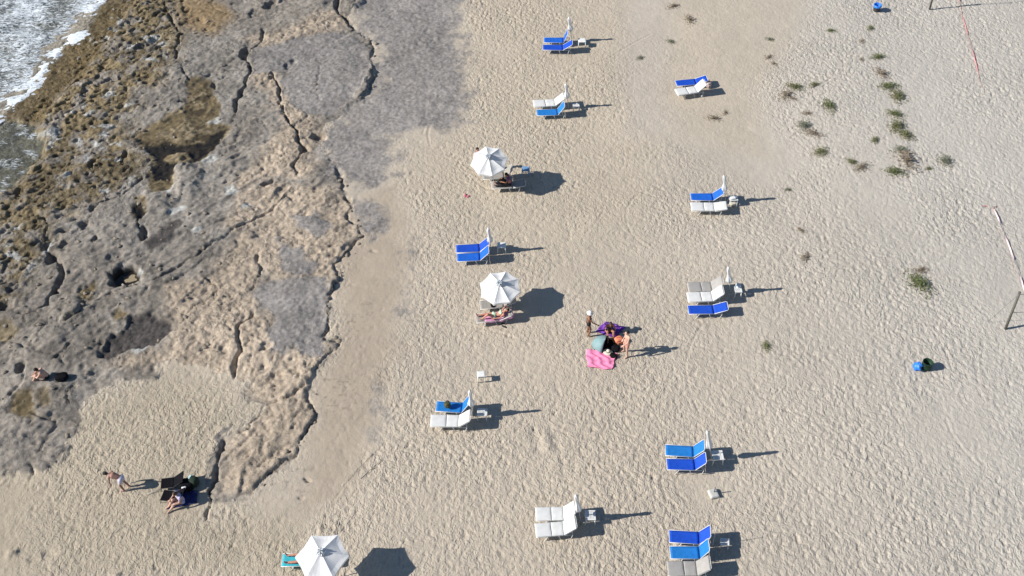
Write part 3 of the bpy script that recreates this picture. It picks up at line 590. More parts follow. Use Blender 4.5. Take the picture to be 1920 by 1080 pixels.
# ------------------------------------------------------------------ plastic tables
M_plast = mat('white_plastic', lin((232,232,228), .92), .45, .06, 6); M_bplast = mat('pale_blue_plastic', (.16, .30, .50), .5, .08, 6)
def side_table(u, v, rz, label, w=.46, h=.47, m=None, slats=True, d=None):
    m = m or M_plast; d = d or w*.9; p = P(u, v, h); t = link('side_table', None, None, (p.x, p.y, gz(p.x, p.y)), (0, 0, R(rz))); tag(t, label, 'table', 'small tables by the loungers')
    k = (w, h, m.name, slats, d)
    def rim(): b = MB(); a = .045; b.box((0, d/2-a/2, h-.02), (w, a, .04)).box((0, -d/2+a/2, h-.02), (w, a, .04)).box((w/2-a/2, 0, h-.02), (a, d-2*a, .04)).box((-w/2+a/2, 0, h-.02), (a, d-2*a, .04)); return b.mesh('table_rim', m)
    if slats:
        link('table_rim', lmesh(('rim',)+k, rim), t)
        n = 6; sw = (w-.09)/n
        for i in range(n):
            for s in (-1, 1):
                link('slat', lmesh(('slat',)+k, lambda: MB().box((0, 0, 0), (sw*.74, (d-.09)/2-.012, .022)).mesh('slat', m)), t, (-w/2+.045+sw*(i+.5), s*(d-.09)/4, h-.022))
    else:
        link('table_top', lmesh(('top',)+k, lambda: cushion(w, d, .05, -w/2, 10, 10, wr=0).mesh('table_top', m, True)), t, (0, 0, h-.02))
    for sx in (-1, 1):
        for sy in (-1, 1):
            link('leg', lmesh(('tleg', sx, sy)+k, lambda: MB().tube([(sx*(w/2-.04), sy*(d/2-.04), h-.03), (sx*(w/2-.01), sy*(d/2-.01), -.02)], [.030, .020], 8).mesh('leg', m, True)), t)
    link('apron', lmesh(('apr',)+k, lambda: MB().box((0, d/2-.045, h-.065), (w-.1, .015, .05)).box((0, -d/2+.045, h-.065), (w-.1, .015, .05)).mesh('apron', m)), t)
    return t
side_table(1091.5, 74.5, 0, 'white plastic table behind the topmost blue loungers', w=.5, slats=False)
side_table(1080, 197, 8, 'small white table shaded behind the white and azure loungers', w=.38, h=.36)
side_table(1375, 371, 5, 'white table by the flat backed white lounger', w=.46)
side_table(985.7, 315.5, -8, 'pale blue stool in the shade of the top umbrella', w=.42, m=M_bplast, slats=False)
side_table(940.6, 459, 0, 'white table half in shadow behind the blue pair', w=.46, slats=False)
side_table(1384, 543, 0, 'white table with white bag behind the row of three loungers', w=.36, d=.42)
side_table(902, 700, 5, 'white plastic stool standing alone on open sand', w=.38, slats=False)
side_table(904, 772, -4, 'white slatted table beside the umbrella near the backpack')
side_table(1345.7, 854, 3, 'white slatted table beside the royal and azure loungers', w=.48, d=.50)
side_table(1107, 966, 0, 'white slatted table behind the all white loungers', w=.44, d=.48)
side_table(1359, 1016, -6, 'small table in shadow behind three loungers at bottom edge', w=.36, h=.38)

# ------------------------------------------------------------------ furled umbrellas
M_canvas = mat('white_canvas', (.82, .82, .81), .85, .05, 3, bump=.15, bscale=8, trans=.25); M_pole = mat('white_pole', lin((214,214,208), .9), .45, .08, 8); M_dark = mat('dark_fitting', (.05, .05, .055), .6, .1, 9)
def furl_mesh(h, seed):
    rg = random.Random(seed); n = 24; prof = [(.012, 0), (.045, -.03), (.062, -.12), (.060, -.3), (.052, -.55), (.058, -.72), (.088, -.86), (.115, -1.02), (.105, -1.16), (.055, -1.25)]
    v = []; f = []; ph = rg.uniform(0, 6); bx_ = rg.uniform(-.02, .02)
    for i, (r, z) in enumerate(prof):
        r *= rg.uniform(1.15, 1.4)
        for k in range(n):
            q = 2*math.pi*k/n; rr = r*(1+.26*math.sin(8*q*.75+ph+z*1.2)*min(1, i/3)); v.append((rr*math.cos(q)+bx_*math.sin(z*4), rr*math.sin(q), h+z*.9*h/1.95))
    for i in range(len(prof)-1):
        for k in range(n): f.append((i*n+k, (i+1)*n+k, (i+1)*n+(k+1) % n, i*n+(k+1) % n))
    f.append(tuple(range(n)))
    return MB().add(v, f).mesh('furled_canopy', M_canvas, True)
def furled(top, base, label, seed):
    B = P(*base, 0); best = min((abs(P(*top, h).y-B.y), h) for h in np.arange(1.4, 2.4, .02)); h = float(best[1])*1.1; T = P(*top, h); d = (T-B); ln = d.length
    g = gz(B.x, B.y)
    t = link('furled_umbrella', None, None, (B.x, B.y, g)); t.rotation_mode = 'QUATERNION'; t.rotation_quaternion = Vector((0,0,1)).rotation_difference(d.normalized()); tag(t, label, 'umbrella', 'furled white beach umbrellas')
    link('pole', MB().tube([(0,0,-.2), (0,0,ln-.02)], .019, 8).mesh('pole', M_pole, True), t)
    c = link('furled_canopy', furl_mesh(ln, seed), t)
    link('strap', MB().lathe([(.060, -.02), (.064, -.02), (.064, .02), (.060, .02)], 14, (0, 0, ln-.58)).mesh('strap', M_canvas, True), c)
    link('finial', MB().ellipsoid((0,0,ln+.02), (.02,.02,.035), 8, 6).mesh('finial', M_pole, True), t)
for i, (tp, bs, lb) in enumerate([((1067,31.5),(1072,76),'slim furled white umbrella by the topmost blue loungers'),((1060.7,157.5),(1066,202),'furled white umbrella by the white and azure pair'),
  ((1357.5,329),(1360.5,378),'furled white umbrella between blue lounger and flat backed white lounger'),((915.4,428),(921.6,473),'furled white umbrella by the blue pair above the middle open umbrella'),
  ((1365.5,502),(1369,550),'furled white umbrella behind the grey and white loungers in the row of three'),((880.6,732.5),(886.5,780),'furled white umbrella by the lounger with the backpack'),
  ((1326,809),(1334,862),'furled white umbrella beside the slatted table near drag tracks'),((1079.6,928.3),(1089,977),'furled white umbrella by the all white loungers')]): furled(tp, bs, lb, 40+i)
# ------------------------------------------------------------------ open umbrellas
KS = 1/math.tan(SUN_E)
def open_umbrella(cpx, spx, D, nseg, rot, tilt, cone, label, h=None, basepx=None):
    if h is None:
        Sg = P(*spx, 0); h = float(min((abs(P(*cpx, hh).x+hh*KS*math.cos(SUN_A)-Sg.x), hh) for hh in np.arange(1.3, 2.3, .02))[1])
    Cc = P(*cpx, h); rim = D/2
    t = link('beach_umbrella', None, None, (Cc.x, Cc.y, 0)); tag(t, label, 'umbrella', 'open white beach umbrellas')
    head = Matrix.Translation((0, 0, h)) @ Matrix.Rotation(tilt[0], 4, 'X') @ Matrix.Rotation(tilt[1], 4, 'Y') @ Matrix.Rotation(rot, 4, 'Z')
    v = []; f = []; rings = [.012, .1, .3, .55, .8, 1.0]; per = 6; n = nseg*per
    def rr(fr, k):
        a = (k % per)/per; w = math.pi/nseg; ang = (a*2-1)*w; str_ = math.cos(w)/math.cos(ang)       # straight edge between ribs
        sc = 1-(1-str_)*1.0-.035*(1-(2*a-1)**2)*fr                                              # edges bow in a little
        return fr*rim*sc, cone*(1-fr**1.15)-.05*fr*(1-(2*a-1)**2)*(fr < .99)-.02*(1-(2*a-1)**2)
    for fr in rings:
        for k in range(n):
            r, z = rr(fr, k); q = 2*math.pi*k/n; v.append((r*math.cos(q), r*math.sin(q), z))
    m = len(rings)
    for i in range(m-1):
        for k in range(n): f.append((i*n+k, (i+1)*n+k, (i+1)*n+(k+1) % n, i*n+(k+1) % n))
    can = MB().add(v, f).mesh('canopy', M_canvas, False); co = link('canopy', can, t); co.matrix_local = head
    md = co.modifiers.new('thick', 'SOLIDIFY'); md.thickness = .004
    vv = []; ff = []
    for z in (0, 1):
        for k in range(n):
            r, zz = rr(1.0, k); q = 2*math.pi*k/n; sc = .075+.02*math.cos(k*math.pi*2/per*2); vv.append(((r+.004+z*.01)*math.cos(q), (r+.004+z*.01)*math.sin(q), zz-z*sc*1.3))
    for k in range(n): ff.append((k, n+k, n+(k+1) % n, (k+1) % n))
    va = link('valance', MB().add(vv, ff).mesh('valance', M_canvas, True), co)
    cap = MB(); capn = 12
    for k in range(nseg):
        q = 2*math.pi*(k+.5)/nseg; cap.tube([(.03*math.cos(q), .03*math.sin(q), cone+.06), (.11*math.cos(q), .11*math.sin(q), cone+.09), (.19*math.cos(q), .19*math.sin(q), cone-.03)], [.015, .042, .02], 6)
    link('vent_cap', cap.mesh('vent_cap', mat('grey_canvas', (.42,.46,.50), .85, .1, 6), True), co)
    link('finial', MB().ellipsoid((0,0,cone+.10), (.025,.025,.05), 8, 6).mesh('finial', M_pole, True), co)
    for k in range(nseg):
        q = 2*math.pi*k/nseg; link('rib', MB().tube([(.05*math.cos(q), .05*math.sin(q), cone-.03), (rim*.97*math.cos(q), rim*.97*math.sin(q), -.02)], .006, 5).mesh('rib', M_pole), co)
    tp = head @ Vector((0, 0, cone+.06)); md_ = head @ Vector((0, 0, -.35))
    b_ = P(*basepx, 0)-Vector((Cc.x, Cc.y, 0)) if basepx else Vector((md_.x*1.2, md_.y*1.2, 0)); b_.z = -.15
    link('pole', MB().tube([b_, md_, tp], .02, 8).mesh('pole', M_pole, True), t)
    return h
open_umbrella((917,302), (1022,336), 2.06, 8, R(10), (R(14), R(-4)), .42, 'open white octagonal umbrella nearest the top, person behind it', basepx=(928,346))
open_umbrella((937.5,539), (1020,566), 2.1, 8, R(28), (R(7), R(-3)), .36, 'open white octagonal umbrella over the sunbathing woman', basepx=(943,578))
open_umbrella((604,1043), (728,1064), 2.2, 6, R(0), (R(2), R(-3)), .36, 'open white hexagonal umbrella cut by the bottom edge', basepx=(612,1088))
# spare umbrella base and bare pole
p = P(1338,925,.12); ub = link('umbrella_base', None, None, (p.x, p.y, gz(p.x, p.y)), (0, 0, R(14))); tag(ub, 'pale concrete umbrella base with a pole stub on the sand', 'umbrella base')
link('block', cushion(.42, .46, .2, -.21, 10, 10, wr=.003).mesh('block', mat('pale_concrete', (.5,.49,.45), .9, .15, 8, bump=.4), True), ub, (0, 0, .06)); link('stub', MB().tube([(0.03,.03,.1), (.03,.03,.52)], .022, 8).mesh('stub', mat('grey_steel', (.16,.16,.16), .5, .1, 8), True), ub)
B = P(1335.5,1022,0); bp = link('bare_pole', None, None, (B.x, B.y, gz(B.x, B.y))); tag(bp, 'thin bare umbrella pole behind three loungers at the bottom edge', 'pole'); link('shaft', MB().tube([(0,0,-.1), (0,0,.75)], .02, 8).mesh('shaft', M_pole, True), bp); link('sleeve', MB().tube([(0,0,.0), (0,0,.22)], .032, 8).mesh('sleeve', M_pole, True), bp); link('upper_shaft', MB().tube([(0,0,.75), (0,0,1.45)], .012, 8).mesh('upper_shaft', M_pole, True), bp)

# ------------------------------------------------------------------ bins
M_green = mat('dark_green_plastic', (.018, .05, .028), .45, .3, 7); M_bag = mat('blue_bin_bag', (.03, .20, .72), .4, .3, 9, spec=.5, bump=.6, bscale=12)
M_black = mat('black_fabric', (.010, .010, .012), .95, .3, 12, spec=.05); M_char = mat('charcoal_plastic', (.05,.05,.052), .55, .2, 8)
def bin_(u, v, label, body, liner=False):
    p = P(u, v); t = link('litter_bin', None, None, (p.x, p.y, gz(p.x, p.y))); tag(t, label, 'bin', 'round litter bins')
    link('drum', MB().lathe([(.0, 0), (.20, 0), (.215, .04), (.235, .44), (.25, .45), (.25, .47), (.235, .47), (.225, .45), (.20, .05), (0, .04)], 24).mesh('drum', body, True), t)
    for z in (.16, .30): link('hoop', MB().lathe([(.215+z*.05, z-.012), (.232+z*.05, z), (.215+z*.05, z+.012)], 24).mesh('hoop', body, True), t)
    return t
b1 = bin_(1736, 689, 'dark green round bin with a blue bag beside it', M_green)
link('rubbish', MB().ellipsoid((.05,-.03,.2), (.07,.06,.05), 8, 6).ellipsoid((-.06,.05,.16), (.08,.09,.05), 8, 6).mesh('rubbish', mat('white_rubbish', (.7,.7,.68), .6, .2, 9), True), b1)
p = P(1720, 690); bag = MB(); bag.ellipsoid((0,0,.14), (.20,.19,.17), 18, 12)
rb_ = random.Random(3); bag.v = [((x-.06*z)*(1+.28*math.sin(5*math.atan2(y, x)+z*14)*rb_.uniform(.5, 1.2)), y*1.15*(1+.28*math.sin(5*math.atan2(y, x)+z*14)*rb_.uniform(.5, 1.2)), max(-.02, z*1.15+.07*x/.2+rb_.uniform(-.015, .015))) for x, y, z in bag.v]
bo = link('rubbish_bag', bag.mesh('rubbish_bag', M_bag, True), None, (p.x, p.y, gz(p.x, p.y))); tag(bo, 'crumpled bright blue rubbish bag leaning on the green bin', 'bag')
b2 = bin_(1643, 20, 'dark round bin with blue liner near the top edge', M_char)
ln_ = MB().lathe([(.262,.33), (.272,.40), (.268,.49), (.235,.50), (.215,.46), (.19,.25), (.05,.14), (0,.13)], 24); ln_.v = [(x*(1+.03*math.sin(9*math.atan2(y, x))), y*(1+.03*math.sin(9*math.atan2(y, x))), z+.012*math.sin(5*math.atan2(y, x))) for x, y, z in ln_.v]
link('liner', ln_.mesh('liner', M_bag, True), b2)

# ------------------------------------------------------------------ volleyball posts and court tapes
M_wood = mat('weathered_grey_pole', (.13, .125, .105), .8, .25, 5); M_rope = mat('grey_rope', (.12,.11,.10), .9, .2, 10)
def post(base, top, h, label, rope=None):
    B = P(*base, 0); T = P(*top, h); t = link('volleyball_post', None, None, (B.x, B.y, 0)); tag(t, label, 'post', 'volleyball posts')
    d = T-B; link('shaft', MB().tube([-.12*d.normalized(), d*.5, d], .065, 12).mesh('shaft', M_wood, True), t)
    link('cap', MB().ellipsoid(d, (.068,.068,.03), 12, 6).mesh('cap', M_wood, True), t)
    for k, zz in enumerate((.94, .45)):
        q = d*zz; link('net_rope', MB().tube([q, q+Vector((2.2, .25, -.10)), q+Vector((4.6, .5, -.02))], .012, 6).mesh('net_rope', M_rope, True), t)
    q = d*.95; link('guy_rope', MB().tube([q, Vector((-.75, .45, .02))], .008, 5).mesh('guy_rope', M_rope, True), t) if rope else None
    return t
post((1885,617), (1912,548), 2.45, 'leaning grey volleyball post at the right edge', True)
dd = P(1743,17); post((1743,17), project(dd+Vector((-.10,0,2.45))), 2.45, 'grey volleyball post cut by the top edge')
M_tape = mat('faded_pink_tape', (.62, .24, .24), .6, .25, 3); M_tape2 = mat('white_pink_tape', (.72, .55, .55), .6, .25, 2)
def tape(pts, w, m, label, z0=.05):
    t = MB(); V = [P(*q, z0) for q in pts]; F = []; rg = random.Random(len(pts)); pp = []
    for i in range(len(V)-1):
        for k in range(8): pp.append(V[i].lerp(V[i+1], k/8))
    pp.append(V[-1]); vv = []
    for i, q in enumerate(pp):
        d = (pp[min(i+1, len(pp)-1)]-pp[max(i-1, 0)]).normalized(); s = Vector((-d.y, d.x, 0)); a = .9*math.sin(i*.45)+rg.uniform(-.2, .2); z = gz(q.x, q.y)+z0+.03*math.sin(i*.3)
        s = s*math.cos(a)+Vector((0,0,math.sin(a))); c = Vector((q.x+rg.uniform(-.012,.012), q.y, z)); vv += [c+s*w/2, c-s*w/2]
    for i in range(len(pp)-1): F.append((2*i, 2*i+1, 2*i+3, 2*i+2))
    o = link('court_tape', t.add(vv, F).mesh('court_tape', m), None); md = o.modifiers.new('thick', 'SOLIDIFY'); md.thickness = .004; tag(o, label, 'tape'); return o
tape([(1792,-25),(1800,5),(1808,40),(1818,75),(1830,120),(1842,163)], .055, M_tape, 'long faded pink court tape running from the top edge')
tape([(1863,392),(1875,420),(1890,456),(1905,500),(1921,546),(1940,600)], .075, M_tape2, 'white and pink court tape beside the leaning post', .07)
tape([(1858,387),(1880,385),(1930,385)], .02, M_pole, 'thin white court line crossing to the right edge', .02)
tape([(1843,387),(1850,386),(1854,390)], .05, M_tape, 'short scrap of pink tape at the court corner', .03)
tape([(1862,394),(1866,388),(1870,384)], .05, M_tape, 'loose pink tape end knotted at the court corner', .03)

# ------------------------------------------------------------------ beach plants
LEAF = {'green': mat('leaf_green', (.19, .215, .095), .8, .3, 14, trans=.3), 'olive': mat('leaf_olive', (.22, .225, .11), .8, .3, 14, trans=.3), 'dry': mat('leaf_dry', (.32, .26, .19), .85, .3, 14, trans=.25), 'sage': mat('leaf_sage', (.25, .265, .19), .85, .3, 14, trans=.3)}
PLV = {}
def plant_mesh(kind_, var, sparse=1.):
    rg = random.Random(hash((kind_, var)) % 1000 if False else ['green','olive','dry','sage'].index(kind_)*10+var); b_ = MB()
    for _ in range(int(420*sparse)):
        a = rg.uniform(0, 6.283); r = abs(rg.gauss(0, .22)); r = min(r, .52); z = (.22*(1-(r/.5)**2)+.02)*rg.random(); c = Vector((r*math.cos(a)*1.15, r*math.sin(a)*.8, z)); l_ = rg.uniform(.04, .09); q = rg.uniform(0, 6.283); t_ = rg.uniform(.1, 1.1)
        d = Vector((math.cos(q)*math.cos(t_), math.sin(q)*math.cos(t_), math.sin(t_)))*l_; s = Vector((-math.sin(q), math.cos(q), rg.uniform(-.3, .3)))*l_*.3
        b_.add([c, c+d*.5+s, c+d, c+d*.5-s], [(0, 1, 2, 3)])
    st = MB()
    for _ in range(16):
        a = rg.uniform(0, 6.283); r = rg.uniform(.15, .5); st.tube([(0,0,-.01), (r*.5*math.cos(a), r*.4*math.sin(a), .07), (r*1.1*math.cos(a), r*.8*math.sin(a), .05)], .006, 4)
    return b_.mesh('foliage', LEAF[kind_]), st.mesh('stems', LEAF['dry'])
PLANTS = [(1558,58,'green',.9,'leafy tuft alone between the bin and the track'),(1632,53,'green',.9,'small flat green tuft just below the blue lined bin'),(1443,74,'sage',.8,'grey green tuft topmost on the left of the plants'),(1441.6,107.7,'dry',1.,'dry brown clump topmost of the brown pair at left'),(1451,119,'dry',.8,'dry brown clump below another at left'),
 (1645.7,107.7,'green',1.3,'flat green tuft above the dense vertical row'),(1615,112,'dry',.7,'small dry clump left of the flat green tuft'),(1490,164,'olive',1.5,'round olive bush above a dry brown clump'),(1472.5,179,'dry',1.7,'wide dry brown clump below the round olive bush'),(1487,185.6,'dry',.9,'little dark clump at the tip of the wide dry clump'),(1526,159.6,'olive',1.0,'small yellow green tuft right of the round olive bush'),
 (1554,200,'green',1.6,'double green tuft left of the dense vertical row'),(1513,214,'dry',1.0,'grey dry clump left below the double tuft'),(1507,236.6,'sage',1.5,'blue green creeping plant above a brown clump'),(1523.5,251.4,'dry',1.6,'brown green bush below the blue green creeper'),(1538,286,'olive',1.4,'olive tuft lowest of the left hand plants'),
 (1652,140,'dry',1.8,'brown straggly bush at the top of the dense vertical row'),(1664.5,163,'green',1.6,'green bush second in the dense vertical row'),(1683,181.6,'olive',1.8,'dense round bush third in the dense vertical row'),(1676.6,215,'green',1.5,'green bush fourth in the dense vertical row'),(1680.6,238,'olive',1.8,'olive bush fifth in the dense vertical row'),(1696.7,254,'olive',1.6,'olive bush sixth in the dense vertical row'),
 (1688.7,282,'sage',1.3,'pale tuft above a big dry patch in the dense row'),(1698,302,'dry',2.6,'big dry grey brown patch near the foot of the dense row'),(1676.6,324,'green',1.6,'green bush at the foot of the dense vertical row'),(1640,263.5,'olive',1.0,'small olive tuft left of the dense row'),(1597,305,'olive',1.1,'small tuft left of a scatter of dry stems'),(1615,316,'dry',1.6,'thin scatter of dry stems low on the sand'),
 (1773,302,'sage',1.6,'faint sage plant far right of the dense row'),(1741,316,'green',.7,'tiny green tuft between dense row and sage plant'),(1616,77,'dry',.9,'small dry clump below the flat tuft near the bin'),(1258,78,'sage',.9,'grey green tuft on the smooth sand above the wheeled lounger'),(1200,109,'sage',.8,'grey tuft on the smooth sand right of the topmost furled umbrella'),
 (1723,533,'green',2.1,'large bright green bush standing alone above the green bin'),(1725,508,'dry',1.2,'dry wisps just above the large lone green bush'),(1437,650,'green',.9,'small green tuft right of the group of people'),(1478,355,'sage',.7,'tiny dark tuft right of a furled umbrella shadow'),(1510,484,'dry',1.1,'faint dry clump alone on open sand'),(1501,433,'dry',.8,'small dry clump above another on open sand'),(1262,12,'dry',1.3,'dry twigs on the smooth sand at the top edge'),(1292,38,'dry',1.5,'wider scatter of dry twigs just below the top edge'),(1338,222,'dry',1.2,'thin dry twigs on the sand below the wheeled lounger'),(1360,212,'dry',.8,'few dry stems right below the wheeled lounger')]
for i, (u, v, kd, s, lb) in enumerate(PLANTS):
    if not s: continue
    k = (kd, i % 3)
    if k not in PLV: PLV[k] = plant_mesh(kd, i % 3, .55 if kd == 'dry' else 1.)
    p = P(u, v); o = link('beach_plant', None, None, (p.x, p.y, gz(p.x, p.y)-.01), (0, 0, i*1.3)); hs = s*.9; o.scale = (hs, hs, hs*.6); tag(o, lb, 'plant', 'low plants growing on the sand')
    link('foliage', PLV[k][0], o); link('stems', PLV[k][1], o)

# ------------------------------------------------------------------ sea and rock pools
def level_sheet(name, pts, z, m, grow=0.):
    pl = [P(*q, z) for q in pts]; c = sum(pl, Vector())/len(pl)
    v = [c+(q-c)*(1+grow) for q in pl]; me = bpy.data.meshes.new(name); me.from_pydata([tuple(q) for q in v], [], [tuple(range(len(v)))]); me.update(); me.materials.append(m)
    bm = bmesh.new(); bm.from_mesh(me); bmesh.ops.triangulate(bm, faces=bm.faces); bmesh.ops.recalc_face_normals(bm, faces=bm.faces); bm.to_mesh(me); bm.free()
    if me.polygons[0].normal.z < 0: me.flip_normals()
    o = link(name, me); o['kind'] = 'structure'; return o
M_pool = water_mat('pool_water', (.86, .84, .77))
for pts, up_ in [(OCH[0], .035), (POOLP[1], .05), (POOLP[2], .06), (OCH[2], .03), (OCH[3], .03), (OCH[4], .03)]:
    mk = pmask(pts, .1) > .5
    level_sheet('pool_water', pts, float(Hh[mk].mean())+up_, M_pool, .03)
def sea_material():
    m = bpy.data.materials.new('sea_foam'); m.use_nodes = True; n = m.node_tree.nodes; l = m.node_tree.links; b = n['Principled BSDF']
    at = n.new('ShaderNodeAttribute'); at.attribute_name = 'foam'; geo = n.new('ShaderNodeNewGeometry')
    mp = n.new('ShaderNodeMapping'); mp.inputs['Rotation'].default_value = (0, 0, R(-12)); mp.inputs['Scale'].default_value = (1.0, 2.1, 1); l.new(geo.outputs['Position'], mp.inputs[0])
    nz = n.new('ShaderNodeTexNoise'); nz.inputs['Scale'].default_value = 3.2; nz.inputs['Detail'].default_value = 6; nz.inputs['Roughness'].default_value = .62; nz.inputs['Distortion'].default_value = 1.2; l.new(mp.outputs[0], nz.inputs['Vector'])
    ad = n.new('ShaderNodeMath'); ad.operation = 'ADD'; l.new(at.outputs['Fac'], ad.inputs[0]); l.new(nz.outputs[0], ad.inputs[1])
    mr = n.new('ShaderNodeMapRange'); mr.interpolation_type = 'SMOOTHSTEP'; mr.inputs[1].default_value = .84; mr.inputs[2].default_value = 1.14; l.new(ad.outputs[0], mr.inputs[0])
    b.inputs['Base Color'].default_value = (.72, .77, .80, 1); b.inputs['Roughness'].default_value = .6
    lw, fr = schlick(n, l); tr = n.new('ShaderNodeBsdfTransparent'); tr.inputs[0].default_value = (.80, .84, .84, 1); gl = n.new('ShaderNodeBsdfGlossy'); gl.inputs['Roughness'].default_value = .12
    bp = n.new('ShaderNodeBump'); bp.inputs['Strength'].default_value = .5; bp.inputs['Distance'].default_value = .05; l.new(nz.outputs[0], bp.inputs['Height'])
    for q in (b, gl, lw): l.new(bp.outputs[0], q.inputs['Normal'])
    w = n.new('ShaderNodeMixShader'); l.new(fr.outputs[0], w.inputs[0]); l.new(tr.outputs[0], w.inputs[1]); l.new(gl.outputs[0], w.inputs[2])
    ms = n.new('ShaderNodeMixShader'); l.new(mr.outputs[0], ms.inputs[0]); l.new(w.outputs[0], ms.inputs[1]); l.new(b.outputs[0], ms.inputs[2]); l.new(ms.outputs[0], n['Material Output'].inputs[0]); return m
sx, sy = np.meshgrid(np.arange(-60, -24, .11), np.arange(42, 82, .11)); wx = sx+.3*fbm(sx, sy, 1.2, 3, 201); wy = sy+.3*fbm(sx, sy, 1.2, 3, 205)
d, sg_, _ = seg_dist(wx, wy, SHORE, side=True); d = np.where(sg_ > 0, d, -d)
foam = np.where(d < .25, .475 + .12*np.exp(-((d+.35)/.75)**2) + .10*fbm(sx, sy, 2.2, 3, 211), .40-(d-.25)*2.5)
inl = inside(sx, sy, PL(SUBM)); foam = np.where(inl, np.maximum(foam, .30+.16*fbm(sx, sy, .9, 3, 213)), foam); foam = np.clip(foam, -.6, .8)
zz = SEA+.06*fbm(sx, sy*1.6, 1.3, 3, 215)*(d < .2)+.05*np.exp(-((d+.3)/.4)**2)
zz = np.where((d > .1) & ~inl, np.minimum(zz, SEA-.02*np.clip(d, 0, 6)), zz)
J, I = sx.shape; sid = np.arange(I*J).reshape(J, I); keep = ((d < .5) | inl)
kf = keep[:-1, :-1] | keep[1:, 1:]; q = np.argwhere(kf); F = np.stack([sid[q[:,0], q[:,1]], sid[q[:,0], q[:,1]+1], sid[q[:,0]+1, q[:,1]+1], sid[q[:,0]+1, q[:,1]]], -1)
me = bpy.data.meshes.new('sea'); used, inv = np.unique(F, return_inverse=True); me.from_pydata(np.stack([sx, sy, zz], -1).reshape(-1, 3)[used].tolist(), [], inv.reshape(-1, 4).tolist()); me.polygons.foreach_set('use_smooth', [True]*len(me.polygons))
a_ = me.attributes.new('foam', 'FLOAT', 'POINT'); a_.data.foreach_set('value', foam.reshape(-1)[used].astype(np.float32)); me.materials.append(sea_material())
so = link('sea', me); so['kind'] = 'structure'
# far ground and open sea, beyond the detailed field
fm = bpy.data.meshes.new('outer_ground'); fm.from_pydata([(-26,-400,-.30),(900,-400,-.30),(900,900,-.30),(-26,900,-.30)], [], [(0,1,2,3)]); fm.materials.append(mat('plain_sand', lin((203,190,168), KA), .95, .08, .5))
og = link('outer_ground', fm); og['kind'] = 'structure'
fs = bpy.data.meshes.new('open_sea'); fs.from_pydata([(-900,-400,-.42),(-26.01,-400,-.42),(-26.01,900,-.42),(-900,900,-.42)], [], [(0,1,2,3)]); fs.materials.append(mat('open_water', (.035, .06, .06), .15, .3, .4, spec=.5, bump=.4, bscale=2))
oo = link('open_sea', fs); oo['kind'] = 'structure'

# ------------------------------------------------------------------ people
def remesh(mb, name, m, vox):
    me = mb.mesh(name+'_raw', m); ob = bpy.data.objects.new(name+'_raw', me); col.objects.link(ob)
    md = ob.modifiers.new('r', 'REMESH'); md.mode = 'VOXEL'; md.voxel_size = vox; md.use_smooth_shade = True
    sm = ob.modifiers.new('s', 'SMOOTH'); sm.factor = .4; sm.iterations = 2
    dg = bpy.context.evaluated_depsgraph_get(); out = bpy.data.meshes.new_from_object(ob.evaluated_get(dg)); out.name = name
    bpy.data.objects.remove(ob); bpy.data.meshes.remove(me)
    if not out.materials: out.materials.append(m)
    return out
V3 = Vector
STAND = dict(pelvis=(0,0,.93), waist=(0,0,1.08), chest=(0,0,1.28), neck=(0,0,1.44), head=(.03,0,1.60), hipL=(0,.09,.90), hipR=(0,-.09,.90), kneeL=(.03,.12,.49), kneeR=(.03,-.12,.49), ankL=(0,.13,.08), ankR=(0,-.13,.08), toeL=(.16,.16,.03), toeR=(.16,-.16,.03),
             shL=(0,.17,1.39), shR=(0,-.17,1.39), elL=(-.03,.24,1.11), elR=(-.03,-.24,1.11), wrL=(.06,.25,.88), wrR=(.06,-.25,.88), hf=(1,0,-.1))
SIT = dict(pelvis=(0,0,.13), waist=(.02,0,.28), chest=(.07,0,.48), neck=(.13,0,.64), head=(.20,0,.78), hipL=(.04,.09,.12), hipR=(.04,-.09,.12), kneeL=(.40,.15,.44), kneeR=(.40,-.15,.44), ankL=(.62,.13,.07), ankR=(.62,-.13,.07), toeL=(.77,.15,.03), toeR=(.77,-.15,.03),
           shL=(.10,.17,.60), shR=(.10,-.17,.60), elL=(.22,.25,.40), elR=(.22,-.25,.40), wrL=(.44,.16,.38), wrR=(.44,-.16,.38), hf=(.9,0,-.45))
LIE = dict(pelvis=(0,0,.11), waist=(.15,0,.11), chest=(.35,0,.14), neck=(.51,0,.18), head=(.67,0,.21), hipL=(-.02,.09,.10), hipR=(-.02,-.09,.10), kneeL=(-.43,.12,.10), kneeR=(-.43,-.12,.10), ankL=(-.83,.12,.06), ankR=(-.83,-.12,.06), toeL=(-.90,.15,.19), toeR=(-.90,-.15,.19),
           shL=(.46,.17,.15), shR=(.46,-.17,.15), elL=(.22,.25,.10), elR=(.22,-.25,.10), wrL=(-.02,.24,.10), wrR=(-.02,-.24,.10), hf=(.2,0,1))
